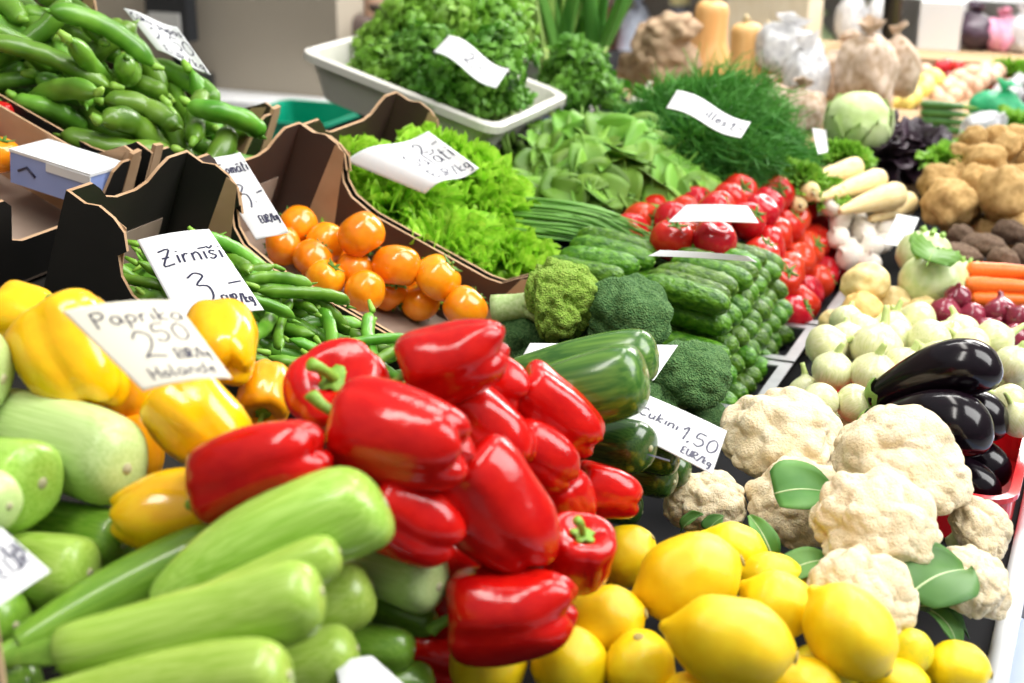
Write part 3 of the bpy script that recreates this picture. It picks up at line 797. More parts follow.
# ------------------------------------------------------------------ boxes on the rack
YB, YT, YL = 1.145, 1.365, 1.625
bean_box = cardboard_box('black printed cardboard box holding the pea pods', -1.07, YB, .41, .212, .17, .09, m_print)
tom_box = cardboard_box('cardboard box holding the orange tomatoes', -1.07, YT, .41, .25, .155)
let_box = cardboard_box('cardboard box overflowing with frilly lettuce', -1.07, YL, .41, .27, .15)
broad_box = cardboard_box('cardboard box heaped with broad bean pods', -1.51, 1.39, .41, .29, .15, .09)
redt_box = cardboard_box('cardboard box with red and orange tomatoes at the edge of the picture', -1.51, 1.10, .41, .27, .13, .09, m_kraft)

# ------------------------------------------------------------------ pods
def pod_mesh(name, m, L=.09, r=.0075, flat=.72, curve=.012, nb=7, bulge=.14, tip=.012, seed=0):
    n = 26
    t = np.linspace(0, 1, n)
    prof = np.minimum(1, np.minimum(t/.12, (1-t)/.16))
    prof = np.sin(np.clip(prof, 0, 1)*np.pi/2)**.8
    rad = r*np.maximum(.14, prof*(1-bulge+bulge*np.abs(np.cos(np.pi*t*nb))))
    path = np.stack([curve*(1-(2*t-1)**2), .004*np.sin(t*4+seed), (t-.5)*L], 1)
    V, F = tube(path, rad, 10, flat=flat)
    s = tube([(0, 0, L*.485), (.001, 0, L*.52), (.004, .001, L*.52+tip)], [r*.32, r*.42, r*.22], 6)
    e = tube([(0, 0, -L*.48), (-.002, 0, -L*.5-tip*.8)], [r*.3, r*.06], 5)
    return ME(name, [(V, F, m), (s[0], s[1], M['stem']), (e[0], e[1], m)])
M['pea'] = mat('pea_pod_skin', (0.075, 0.22, 0.012), (0.17, 0.37, 0.035), rough=.38, scale=30, coat=.15, vary=.25, hue=.015)
M['broad'] = mat('broad_bean_skin', (0.065, 0.20, 0.010), (0.17, 0.37, 0.035), rough=.36, scale=18, coat=.2, vary=.28, hue=.015)
peas = [pod_mesh('pea_pod', M['pea'], .105, .0084, .75, .012, 7, .12, .012, s) for s in (0, 1)]+[pod_mesh('pea_pod', M['pea'], .09, .0082, .75, -.008, 6, .16, .01, 2)]
broads = [pod_mesh('broad_bean_pod', M['broad'], .155, .0150, .8, .018, 5, .10, .012, s) for s in (0, 3)]+[pod_mesh('broad_bean_pod', M['broad'], .13, .0155, .8, .008, 4, .14, .012, 5), pod_mesh('broad_bean_pod', M['broad'], .10, .0165, .85, .02, 3, .16, .01, 7)]
def pod_balls(L, r, curve):
    return [(curve*(1-(2*t-1)**2), 0, (t-.5)*L, r*.92) for t in np.linspace(.05, .95, 11)]
BP = {0: pod_balls(.105, .0084, .012), 1: pod_balls(.105, .0084, .012), 2: pod_balls(.09, .0082, -.008)}
BB = {0: pod_balls(.155, .015, .018), 1: pod_balls(.155, .015, .018), 2: pod_balls(.13, .0155, .008), 3: pod_balls(.10, .0165, .02)}
rg = random.Random(11)
def boxfloor(bx):
    m = bx.matrix_basis
    return lambda x, y: m.translation.z+TS*(m.translation.x-x)+.004
def fill_pods(bx, meshes, balls, n, x0, x1, y0, y1, hfun, ang, label, nm, cat, group, stand=.2):
    its = []
    for i in range(n):
        k = rg.randrange(len(meshes))
        x = x0+(x1-x0)*rg.random(); y = y0+(y1-y0)*rg.random()
        z = hfun(x, y)*(.35+.65*math.sqrt((i+1)/n))
        a = R(ang[0]+rg.gauss(0, ang[1])); up = rg.gauss(0, stand)
        ax = Vector((math.cos(a), math.sin(a), up))
        if rg.random() < .5: ax = -ax
        loc = bx.matrix_basis @ Vector((x, y, z))
        d = bx.matrix_basis.to_3x3() @ ax
        its.append((It(frame(loc, d, rg.uniform(0, 360), rg.uniform(.88, 1.12)), balls[k]), meshes[k]))
    relax([a for a, _ in its], boxfloor(bx), 45, give=.98, keep=.05, side=.8)
    inv = bx.matrix_basis.inverted()
    for a, me in its:
        p_ = inv @ a.m.translation
        q_ = Vector((min(max(p_.x, x0), x1+.02), min(max(p_.y, y0+.012), y1-.012), p_.z-.004*(abs(p_.y-(y0+y1)/2) > (y1-y0)*.45)))
        a.m.translation = bx.matrix_basis @ q_
        thing(nm, label, cat, me, a.m, group)
fill_pods(bean_box, peas, BP, 100, .07, .36, .03, .185, lambda x, y: .10-.02*abs(x-.2)/.2, (10, 42), 'green pea pod heaped in the black cardboard box', 'pea_pod', 'pea pod', 'pea pods in the black box', .22)
fill_pods(broad_box, broads, BB, 66, .03, .39, .03, .25, lambda x, y: .13-.03*abs(x-.18)/.2, (15, 45), 'broad bean pod heaped in the upper cardboard box', 'broad_bean_pod', 'broad bean pod', 'broad bean pods in the upper box', .35)

# ------------------------------------------------------------------ tomatoes in boxes
ot = [tomato_mesh('orange_tomato', M['orangetomato'], s, 5, .03, .84) for s in (0, 2)]
rt = [tomato_mesh('red_tomato', M['tomato'], s, 5, .025, .84) for s in (1, 4, 6)]
cal = calyx_mesh('calyx', M['calyx'])
BALL_TOM = [(0, 0, -.01, .43), (.1, 0, 0, .37), (-.1, 0, 0, .37), (0, .1, 0, .37), (0, -.1, 0, .37)]
OT = [(298, 228, .06, 39), (287, 246, .045, 36), (327, 247, .05, 38), (361, 236, .10, 44), (312, 258, .045, 38), (356, 270, .055, 38), (325, 278, .05, 36), (365, 291, .06, 38), (396, 268, .075, 44), (390, 290, .04, 36), (436, 286, .07, 43), (424, 297, .05, 36), (462, 306, .065, 42), (340, 262, .03, 36), (408, 282, .03, 36)]
its = []
olab = ['at the top of the box beside the white price card', 'half under the white price card', 'in the second row below the card', 'perched on top against the lettuce box wall', 'along the near wall below the card', 'in the middle under the perched one', 'at the near wall with a bright highlight', 'pressed on the near wall, largest there', 'in the centre right of the perched one', 'with a small dark star in the middle of the box', 'near the lower end with its calyx down', 'squeezed before the folded corner flap', 'lowest in the box at the end panel', 'deep in the upper gap', 'deep in the lower gap']
for (px, py, h, w), lb in zip(OT, olab):
    v = onrack(px, py, h); s = wsize(w*1.12, v)
    its.append((It(frame(v, cax(rg.uniform(0, 360), rg.uniform(-.8, .5)), rg.uniform(0, 360), s), BALL_TOM), 'orange tomato '+lb))
relax([a for a, _ in its], boxfloor(tom_box), 40)
for i, (a, lb) in enumerate(its):
    thing('orange_tomato', lb, 'tomato', ot[i % 2], a.m, 'orange tomatoes in the cardboard box', [('calyx', cal, None)])
its = []
for px, py, h, w, c, lb in ((2, 122, .06, 44, 0, 'red tomato at the very edge of the picture above the white carton'), (22, 134, .05, 36, 0, 'red tomato next to the white carton'), (0, 155, .06, 40, 1, 'orange tomato at the very edge of the picture beside the white carton'), (-20, 135, .05, 40, 0, 'red tomato outside the edge beside the others')):
    v = onrack(px, py, h); s = wsize(w, v)
    its.append((It(frame(v, cax(70, .3), 0, s), BALL_TOM), c, lb))
relax([a[0] for a in its], boxfloor(redt_box), 30)
for a, c, lb in its: thing('orange_tomato' if c else 'red_tomato', lb, 'tomato', ot[0] if c else rt[0], a.m, None, [('calyx', cal, None)])
# white and blue carton wedged between the boxes
m_blue = mat('carton_blue', (0.22, 0.30, 0.62), (0.30, 0.38, 0.68), rough=.5, scale=6)
c0 = onrack(66, 160, .10)
cm_ = Matrix.Translation(c0) @ Matrix.Rotation(R(-4), 4, 'Z') @ Matrix.Rotation(R(8), 4, 'Y') @ Matrix.Scale(.9, 4)
co = thing('carton', 'small white carton with blue sides wedged between the tomatoes and the pea box', 'carton', None, cm_)
part(co, 'body', ME('body', [(*box(-.065, -.035, -.04, .075, .035, .003), m_blue)], False))
part(co, 'lid', ME('lid', [(*box(-.066, -.036, .003, .076, .036, .007), M['card']), (*box(.0, -.037, -.008, .076, -.0355, .004), M['card'])], False))
part(co, 'printed_mark', ME('printed_mark', [(*tube([(-.05, -.0355, -.02), (-.035, -.0355, -.012), (-.02, -.0355, -.022)], .002, 6), M['ink'])]))

# ------------------------------------------------------------------ frilly lettuce
M['lettuce'] = mat('frilly_lettuce_leaf', (0.26, 0.60, 0.02), (0.50, 0.82, 0.08), rough=.42, scale=14, trans=.3, vary=.08, hue=.008)
M['lettribs'] = mat('lettuce_rib', (0.50, 0.70, 0.22), rough=.5)
def frill_head(name, m, seed=0, nl=26, amp=.10, R0=1.0, waves=9):
    rg = random.Random(seed); V, F = [], []; off = 0
    nu, nv = 10, 60
    for k in range(nl):
        f = k/nl
        az = k*2.4+rg.uniform(-.3, .3)
        lean = .15+1.25*f+rg.uniform(-.1, .1)
        L = R0*(.75+.35*f)*rg.uniform(.9, 1.1); Wd = R0*.62*rg.uniform(.85, 1.2)
        ph = [rg.uniform(0, 6.28) for _ in range(4)]
        grid = []
        for i in range(nu):
            u = i/(nu-1)
            for j in range(nv):
                v = j/(nv-1)*2-1
                e = max(u**2, 0)*(1)
                a = v*1.25*(.25+.75*u**.6)
                rr = L*u*(1-.12*abs(v)**3)
                x = math.sin(a)*rr*Wd/L*1.1; zz = math.cos(a)*rr
                ruf = amp*e*(math.sin(v*waves+ph[0])+.7*math.sin(v*waves*2.3+ph[1])+.5*math.sin(v*waves*4.1+ph[2]+3*u))
                y = ruf-.35*u*u*L*.6
                zz += amp*.6*e*math.sin(v*waves*3.1+ph[3])
                # lean the leaf outwards
                c, s = math.cos(lean), math.sin(lean)
                y2, z2 = y*c-zz*s, y*s+zz*c
                ca, sa = math.cos(az), math.sin(az)
                grid.append((x*ca-y2*sa, x*sa+y2*ca, z2))
        V += grid; F += [tuple(q+off for q in f4) for f4 in grid_faces(nu, nv)]; off += nu*nv
    return ME(name, [(np.array(V), F, m)])
fh = [frill_head('lettuce', M['lettuce'], s, 36, .11, 1.0, 13) for s in (1, 2)]
LET = [(338, 166, .085, 66, 'frilly lettuce head at the top end of its box beside the cardboard corner'), (392, 194, .085, 72, 'frilly lettuce head in front of the card, over the orange tomatoes'),
       (440, 162, .10, 74, 'frilly lettuce head behind the white card with curved edges'), (440, 235, .08, 70, 'frilly lettuce head hanging over the wall of the orange tomato box'),
       (474, 198, .095, 68, 'frilly lettuce head beside the chives'), (500, 252, .075, 66, 'frilly lettuce head at the low end of its box, nearest to the broccoli')]
for i, (px, py, h, w, lb) in enumerate(LET):
    v = onrack(px, py, h); s = wsize(w, v)
    m = euler(v+Vector((0, 0, -.045)), rg.uniform(-12, 12), 20+rg.uniform(-10, 10), rg.uniform(0, 360), s*1.05)
    thing('lettuce', lb, 'lettuce', fh[i % 2], m, 'frilly lettuce heads in the box')

# ------------------------------------------------------------------ broccoli
bm_ = [curd_mesh('broccoli', M['broc'], 31, 5, 9, 60, .24, .09, .85, M['brocstem']), curd_mesh('broccoli', M['broc'], 35, 5, 7, 50, .22, .08, .8, M['brocstem'])]
by_ = curd_mesh('broccoli', M['brocy'], 38, 6, 20, 170, .32, .11, 1.0, None)
BRO = [(628, 320, 1.045, 92, 95, .9, 0, 'dark broccoli head in front of the left gherkins'), (692, 382, .985, 86, 70, .8, 1, 'dark broccoli head against the stack of gherkins'),
       (648, 412, .96, 66, 80, .6, 0, 'dark broccoli head behind the white price card'), (588, 345, .995, 80, 90, .7, 1, 'broccoli head behind the two big striped courgettes'),
       (520, 345, 1.0, 70, 100, .6, 0, 'broccoli head between the red peppers and the cut stalk'), (705, 422, .94, 56, 80, .6, 1, 'lowest broccoli head at the corner of the card')]
its = []
for px, py, z, w, a, d, k, lb in BRO:
    v = P(px, py, z); s = wsize(w, v)
    its.append((It(frame(v, cax(a, d), rg.uniform(0, 360), s), BALL_CAU), bm_[k], lb))
relax([a for a, _, _ in its], lambda x, y: .885 if x > -.6 else rackz(x)+.01, 30)
for a, me, lb in its: thing('broccoli', lb, 'broccoli', me, a.m, 'heads of broccoli')
v = P(553, 302, 1.06); s = wsize(80, v)
yb = thing('broccoli', 'yellow green broccoli showing its thick cut stalk beside the lettuce', 'broccoli', by_, frame(v, cax(8, .25), 0, s), 'heads of broccoli')
st = [tube([(0, 0, 0), (.02, 0, -.35), (.0, .02, -.78)], [.26, .17, .19], 12, 10)]
for k in range(7):
    a = k*.9; st.append(tube([(.05*math.cos(a), .05*math.sin(a), -.38), (.2*math.cos(a), .2*math.sin(a), -.2), (.33*math.cos(a), .33*math.sin(a), .05)], [.07, .065, .06], 7, 7))
part(yb, 'stalk', ME('stalk', [(v_, f_, M['brocstem']) for v_, f_ in st]))

# ------------------------------------------------------------------ gherkins
def gherkin_mesh(name, seed):
    prof = [(-.5, 0), (-.496, .22), (-.47, .52), (-.41, .8), (-.28, .97), (-.05, 1.0), (.2, .97), (.36, .82), (.45, .55), (.49, .24), (.497, 0)]
    V, F = lathe(prof, 30, 34, lambda th, t: 1+.03*np.cos(3*th+seed), bend=.35 if seed % 2 else .1)
    # small warts
    rr = np.linalg.norm(V[:, :2], axis=1)
    w = np.array([max(0, noise.noise(Vector((p[0]*3.2, p[1]*3.2, p[2]*22+seed)))-.12)*max(0, 1-(p[2]/.4)**4) for p in V])
    V[:, :2] *= (1+.35*w/np.maximum(rr, .3))[:, None]
    e = tube([(0, 0, -.492), (0, 0, -.505)], [.16, .1], 8)
    return ME(name, [(V, F, M['gherkin']), (e[0], e[1], M['gherkinend'])])
gk = [gherkin_mesh('gherkin', s) for s in range(4)]
BALL_GK = [(0, 0, z, r) for z, r in ((-.42, .62), (-.33, .86), (-.2, .95), (-.07, .97), (.07, .97), (.2, .93), (.33, .8), (.43, .55))]
tray('steel tray under the front half of the stack of gherkins', -.56, 1.63, -.385, 1.79, .03)
tray('steel tray under the rear half of the stack of gherkins', -.56, 1.83, -.385, 1.955, .03)
tray('steel tray under the heap of red tomatoes', -.56, 1.995, -.375, 2.31, .03)
GK = []
for lay in range(5):
    z = .90+.033*lay
    for k in range(9 if lay < 4 else 7):
        y = 1.655+.0355*k+(.0175 if lay % 2 else 0)
        xr = -.402-.006*lay+rg.uniform(-.006, .006)
        L = rg.uniform(.108, .124); r = rg.uniform(.0162, .0182)
        ax = Vector((1, rg.gauss(0, .04), -.13+rg.gauss(0, .03))).normalized()
        c = Vector((xr, y, z))-ax*(L/2)
        lab = 'gherkin in the side of the stack, its end facing the aisle'
        if lay == 4: lab = 'gherkin on the top layer of the stack facing the aisle'
        elif k == 0: lab = 'gherkin in the front row of the stack behind the broccoli'
        GK.append((c, -ax, r, L, lab))
for k in range(4):
    for lay in range(3):
        y = 1.66+.040*k+.012*lay; z = .985+.032*lay
        L = rg.uniform(.108, .128); ax = Vector((1, rg.gauss(0, .12), -.1+rg.gauss(0, .05))).normalized()
        c = Vector((-.600-.012*lay+rg.uniform(-.012, .012), y, z))
        GK.append((c, -ax, rg.uniform(.0162, .0185), L, 'gherkin lying in the back half of the heap towards the chives'))
its = []
for c, ax, r, L, lab in GK:
    its.append((It(frame(c, ax, rg.uniform(0, 360), (r, r, L)), BALL_GK), lab))
relax([a for a, _ in its], lambda x, y: .883 if x > -.6 else rackz(x)+.01, 40, keep=.05)
for a, lab in its:
    thing('gherkin', lab, 'gherkin', gk[rg.randrange(4)], a.m, {'gherkin in the s': 'gherkins with ends to the aisle', 'gherkin on the ': 'gherkins on top of the stack', 'gherkin in the f': 'gherkins in the front row'}.get(lab[:16], 'gherkins on top of the stack' if 'top layer' in lab else 'gherkins in the back half'))

# ------------------------------------------------------------------ heap of red tomatoes
TM = []
for lay in range(4):
    for k in range(6):
        y = 2.0+.056*k+(.028 if lay % 2 else 0)
        TM.append((-.415-.028*lay, y, .915+.043*lay, 'red tomato in the sloping side of the heap facing the aisle', 'red tomatoes on the aisle side'))
for col in range(3):
    for k in range(4):
        TM.append((-.535-.054*col, 1.95+.058*k-.02*col+(.02 if col % 2 else 0), 1.06-.01*col, 'red tomato on the flat top of the heap near the white card', 'red tomatoes on top of the heap'))
its = []
for px, py, z, w, lb in ((672, 240, 1.06, 45, 'big red tomato at the end of the heap nearest to the chives'), (714, 241, 1.06, 46, 'big red tomato under the white card, just behind the thin gherkin card'), (690, 232, 1.04, 38, 'red tomato behind the two big ones under the white card')):
    v = P(px, py, z)
    its.append((It(frame(v, (.3, -.2, 1), 40, wsize(w, v)), BALL_TOM, 3), lb, 'red tomatoes on top of the heap'))
for x, y, z, lb, gp in TM:
    s = rg.uniform(.055, .062)
    ax = Vector((rg.uniform(.2, .9), rg.uniform(-.5, .3), rg.uniform(.1, .8)))
    its.append((It(frame((x+rg.uniform(-.004, .004), y, z), ax, rg.uniform(0, 360), s), BALL_TOM), lb, gp))
relax([a for a, _, _ in its], lambda x, y: .883 if x > -.55 else rackz(x)+.01, 50, give=1.0, keep=.03)
for i, (a, lb, gp) in enumerate(its):
    thing('red_tomato', lb, 'tomato', rt[i % 3], a.m, gp, [('calyx', cal, None)] if i % 3 == 0 else [])

# ------------------------------------------------------------------ white onions
def onion_mesh(name, m, neck, seed=0, nl=.2, squash=1.0):
    V, F = lathe([(-.47*squash, 0), (-.46*squash, .08), (-.40*squash, .25), (-.22*squash, .44), (0, .5), (.2*squash, .45), (.36*squash, .28), (.45*squash, .13), (.5*squash, .085)], 26, 20, lambda th, t: 1+.01*np.cos(4*th+seed))
    k = tube([(0, 0, .44*squash), (.005, 0, .54*squash), (.02+.05*math.sin(seed), .02, .54*squash+nl)], [.12, .085, .06], 8, 8)
    r = tube([(0, 0, -.45*squash), (0, 0, -.49*squash)], [.09, .05], 8)
    return ME(name, [(V, F, m), (r[0], r[1], M['root'])]), ME('neck', [(k[0], k[1], neck)])
on = [onion_mesh('white_onion', M['onion'], M['onionneck'], s, .08+.1*s) for s in range(3)]
BALL_ON = [(0, 0, 0, .46)]
ON = [(829, 346, 40), (837, 371, 38), (822, 403, 37), (853, 404, 37), (870, 374, 43), (874, 348, 48), (851, 341, 38), (903, 366, 36), (926, 341, 40), (944, 339, 36), (958, 333, 36), (866, 334, 38), (897, 340, 38), (916, 321, 36), (888, 330, 36),
      (937, 359, 36), (970, 347, 36), (992, 345, 38), (1014, 364, 36), (1008, 403, 36), (1020, 420, 34), (908, 392, 36), (885, 395, 36), (1018, 382, 34), (848, 322, 32), (845, 425, 34), (806, 392, 32), (985, 372, 36), (955, 372, 36), (925, 380, 36)]
its = []
for i, (px, py, w) in enumerate(ON):
    v = P(px, py, .975 if i not in (22, 23, 25, 26, 27, 28, 29) else .94); s = wsize(w*1.12, v)
    its.append((It(frame(v, cax(rg.uniform(20, 160), rg.uniform(-.6, .8)), 0, s), BALL_ON), i))
relax([a for a, _ in its], lambda x, y: .883, 40)
for a, i in its:
    me, nk = on[i % 3]
    thing('white_onion', 'round white onion in the heap between the cauliflowers and the potatoes', 'onion', me, a.m, 'white onions in the heap', [('neck', nk, None)])

# ------------------------------------------------------------------ aubergines in a red crate
m_redp = mat('red_plastic', (0.62, 0.012, 0.02), rough=.25, coat=.3)
def round_tray(name, label, x0, y0, x1, y1, z, h, r, m, t=.004, lip=.006, cat='crate', flare=0.0):
    def ring(o, zz):
        pts = []
        for cx, cy, a0 in ((x1-r, y1-r, 0), (x0+r, y1-r, 90), (x0+r, y0+r, 180), (x1-r, y0+r, 270)):
            for a in range(0, 91, 15):
                pts.append((cx+(r+o)*math.cos(R(a0+a)), cy+(r+o)*math.sin(R(a0+a)), zz))
        return np.array(pts)
    rs = [ring(-flare, z), ring(0, z+h-lip), ring(lip, z+h-lip), ring(lip, z+h), ring(-t, z+h), ring(-t-flare, z+t)]
    n = len(rs[0])
    V = np.concatenate(rs); F = rings_faces(len(rs), n)
    return thing(name, label, cat, ME(name, [(V, F, m)], False))
round_tray('red_crate', 'red plastic crate holding the aubergines beside the white rail', -.30, 1.425, -.055, 1.66, .885, .055, .03, m_redp)
AUB = [((868, 409), (998, 370), .965, 1.04, 60, 'topmost aubergine with a broad highlight, stalk towards the white onions'),
       ((862, 433), (986, 432), .955, 1.0, 68, 'plump aubergine in front, its green stalk over the cauliflower'),
       ((900, 425), (1006, 420), .955, .98, 56, 'aubergine behind the plump one, mostly hidden'),
       ((905, 440), (1003, 470), .92, .935, 50, 'aubergine low in the red crate under the plump one'),
       ((910, 470), (998, 495), .915, .915, 46, 'lowest aubergine in the red crate behind the cauliflower')]
em, ec = eggplant_mesh('aubergine'), eggplant_cap('calyx')
its = []
for a_, b_, za, zb, w, lb in AUB:
    A, B = P(*a_, za), P(*b_, zb); ax = (A-B).normalized(); L = max((A-B).length, .17); s = wsize(w, B)/2
    its.append((It(frame(B+ax*(L/2-s*.1), ax, rg.uniform(60, 120), (s, s, L)), [(0, 0, z, r) for z, r in ((-.4, .75), (-.28, .95), (-.12, .93), (.05, .8), (.2, .66), (.32, .58))], 2), lb))
relax([a for a, _ in its], lambda x, y: .889, 40)
for a, lb in its: thing('aubergine', lb, 'aubergine', em, a.m, 'aubergines in the red crate', [('calyx', ec, None)])
# ------------------------------------------------------------------ roots and tubers on the aisle side
def blob_mesh(name, m, seed=0, amt=.12, fr=2.2, sc=(1, 1, 1), sub=4, fine=0.0):
    V, F = ico(sub)
    h = .5*(1+amt*nz(V, fr, seed*3.7)*1.6+fine*nz(V, 9, seed+4))
    W = V*h[:, None]*np.array(sc)
    return ME(name, [(W, F, m)])
M['potato'] = mat('brown_potato_skin', (0.36, 0.22, 0.08), (0.52, 0.34, 0.14), rough=.8, scale=9, vary=.15, bump=.3, bscale=60)
M['ypot'] = mat('yellow_potato_skin', (0.70, 0.52, 0.20), (0.82, 0.66, 0.32), rough=.5, scale=7, vary=.1, bump=.15, bscale=40)
M['opot'] = mat('ochre_potato_skin', (0.68, 0.42, 0.12), (0.78, 0.52, 0.18), rough=.5, scale=7, bump=.15, bscale=40)
M['beet'] = mat('earthy_beet_skin', (0.10, 0.065, 0.045), (0.19, 0.13, 0.09), rough=.85, scale=14, vary=.2)
M['parsnip'] = mat('parsnip_skin', (0.78, 0.58, 0.24), (0.86, 0.70, 0.40), rough=.55, scale=12, vary=.08, stretch=(1, 1, .4))
M['garlic'] = mat('garlic_skin', (0.74, 0.66, 0.58), (0.86, 0.82, 0.72), rough=.5, scale=16, vary=.12)
M['carrot'] = mat('carrot_skin', (0.80, 0.13, 0.008), (0.88, 0.20, 0.02), rough=.4, scale=18, vary=.06, stretch=(.5, .5, 3))
M['kohl'] = mat('kohlrabi_skin', (0.52, 0.66, 0.28), (0.66, 0.76, 0.42), rough=.4, scale=7, coat=.15, vary=.06)
M['redonion'] = mat('red_onion_skin', (0.16, 0.012, 0.03), (0.30, 0.03, 0.06), rough=.22, scale=8, coat=.4, stretch=(5, 5, .6), vary=.2)
M['leafmid'] = mat('mid_green_leaf', (0.10, 0.28, 0.02), (0.22, 0.44, 0.06), rough=.45, scale=10, trans=.25, vary=.2)
M['leafpale'] = mat('pale_green_leaf', (0.24, 0.46, 0.07), (0.40, 0.60, 0.15), rough=.45, scale=10, trans=.25, vary=.15)
M['spin'] = mat('sorrel_leaf', (0.10, 0.27, 0.018), (0.24, 0.45, 0.055), rough=.5, scale=8, trans=.2, vary=.3, hue=.01)
M['purp'] = mat('purple_leaf', (0.022, 0.012, 0.02), (0.06, 0.025, 0.045), rough=.4, scale=8, trans=.05, vary=.3)
M['dill'] = mat('dill_fronds', (0.035, 0.18, 0.02), (0.10, 0.33, 0.045), rough=.6, scale=10, trans=.2, vary=.1)
M['parsley'] = mat('parsley_leaf', (0.06, 0.22, 0.015), (0.19, 0.42, 0.05), rough=.45, scale=9, trans=.25, vary=.1)
M['parsleyl'] = mat('light_parsley_leaf', (0.14, 0.36, 0.02), (0.30, 0.54, 0.07), rough=.45, scale=9, trans=.25, vary=.1)
M['chive'] = mat('chive_blade', (0.08, 0.25, 0.03), (0.20, 0.42, 0.08), rough=.4, scale=6, vary=.1)

def place(lst, group=None, floor=lambda x, y: .883, give=.99, iters=45):
    """lst: (matrix, balls, name, label, cat, mesh, group, kids)"""
    its = [It(a[0], a[1]) for a in lst]
    relax(its, floor, iters, give=give)
    out = []
    for it, a in zip(its, lst):
        out.append(thing(a[2], a[3], a[4], a[5], it.m, a[6], a[7] if len(a) > 7 else ()))
    return out
B1 = [(0, 0, 0, .45)]
yp_ = [blob_mesh('yellow_potato', M['ypot'], s, .08) for s in (1, 2)]; op_ = blob_mesh('yellow_potato', M['opot'], 3, .08)
lst = []
for px, py, z, w, me, lb in ((867, 284, .99, 46, yp_[0], 'yellow potato on top of the small heap beside the kohlrabi'), (862, 311, .965, 42, op_, 'ochre yellow potato below the top one, next to the red tomatoes'), (895, 306, .96, 38, yp_[1], 'yellow potato under the kohlrabi'),
                             (921, 309, .955, 34, yp_[0], 'yellow potato between the white onions and the red onions'), (836, 324, .94, 34, yp_[1], 'yellow potato in shade at the steel tray edge'), (880, 322, .94, 34, yp_[0], 'yellow potato low among the white onions')):
    v = P(px, py, z); s = wsize(w, v)
    lst.append((euler(v, 20, 10, rg.uniform(0, 360), (s*1.05, s, s*.88)), B1, 'yellow_potato', lb, 'potato', me, 'yellow potatoes in the small heap'))
# kohlrabi
km = blob_mesh('kohlrabi', M['kohl'], 4, .05, 1.6)
kst = []
for k in range(6):
    a = k*1.05; c, s_ = math.cos(a), math.sin(a)
    t_ = tube([(.16*c, .16*s_, .42), (.20*c, .20*s_, .49), (.23*c, .23*s_, .53)], [.06, .05, .045], 6, 6); kst.append((t_[0], t_[1], M['leafpale']))
kst = ME('leaf_stubs', kst)
for px, py, z, w, h, lb in ((932, 282, .985, 68, 50, 'large pale green kohlrabi between the yellow potatoes and the carrots'), (925, 256, 1.0, 56, 44, 'kohlrabi with a green leaf, behind the large one'), (962, 284, .96, 40, 42, 'pale kohlrabi squeezed between the large one and the carrots')):
    v = P(px, py, z); s = wsize(w, v); s2 = wsize(h, v)
    lst.append((frame(v, cax(100 if w > 60 else 75, .3), 30, (s, s, s2*1.15)), B1, 'kohlrabi', lb, 'kohlrabi', km, 'kohlrabi by the carrots', [('leaf_stubs', kst, None)]))
# red onions
ro = onion_mesh('red_onion', M['redonion'], M['redonion'], 2, .06)
for px, py, w, z in ((946, 311, 32, .965), (957, 299, 28, .98), (974, 319, 30, .96), (1001, 314, 36, .965), (1020, 320, 30, .965), (985, 328, 30, .95), (1016, 338, 32, .95), (1036, 330, 34, .95)):
    v = P(px, py, z); s = wsize(w, v)
    lst.append((frame(v, cax(rg.uniform(0, 180), rg.uniform(-.3, .8)), 0, s), B1, 'red_onion', 'dark red onion below the carrots', 'onion', ro[0], 'red onions below the carrots', [('neck', ro[1], None)]))
place(lst)
kl = leaf_mesh('kohlrabi_leaf', M['leafmid'], .07, .075, curl=.3, ruffle=.08, seed=2, stm=M['leafpale'], stalk=.01)
_a, _b = P(928, 262, 1.03), P(944, 228, 1.05)
thing('kohlrabi_leaf', 'fresh green leaf standing on the rear kohlrabi', 'leaf', kl, frame(_a, _b-_a, -70) @ Matrix.Rotation(R(-90), 4, 'Y'))
# carrots
def root_mesh(name, m, seed=0, L=1.0, blunt=.55, tipr=.12, ringamt=.02):
    prof = [(-.5, 0), (-.495, tipr*.5), (-.46, tipr), (-.3, .45), (-.05, .72), (.2, .92), (.38, 1.0), (.46, .9), (.49, blunt), (.5, 0)]
    V, F = lathe(prof, 20, 30, lambda th, t: 1+ringamt*math.sin(t*61+seed)+ringamt*math.sin(t*37+seed*2), bend=.25*math.sin(seed*2+1))
    t = tube([(0, 0, .48), (0, 0, .515)], [.3, .25], 8)
    return ME(name, [(V, F, m), (t[0], t[1], M['root'])])
cr = [root_mesh('carrot', M['carrot'], s) for s in (0, 1, 2)]
BR = [(0, 0, z, r) for z, r in ((-.42, .2), (-.3, .42), (-.15, .6), (0, .75), (.15, .85), (.28, .92), (.4, .9))]
lst = []
for i, (px, py, z, w, dy, lb) in enumerate(((968, 271, 1.0, 17, 0, 'carrot on top of its bundle below the brown potatoes'), (966, 286, .985, 17, 2, 'second carrot from the top of the bundle'), (972, 299, .97, 14, 1, 'third carrot from the top of the bundle'), (985, 306, .955, 14, 2, 'lowest carrot above the red onions'), (975, 279, .96, 15, -2, 'carrot hidden behind the upper two'))):
    A = P(px, py, z); s = wsize(w, A)*.5
    ax = (P(px+110, py+dy+2, z)-A).normalized(); L = .17
    lst.append((frame(A+ax*L*.48, -ax, 0, (s*1.15, s*1.15, L)), BR, 'carrot', lb, 'carrot', cr[i % 3], 'carrots in a bundle'))
place(lst)
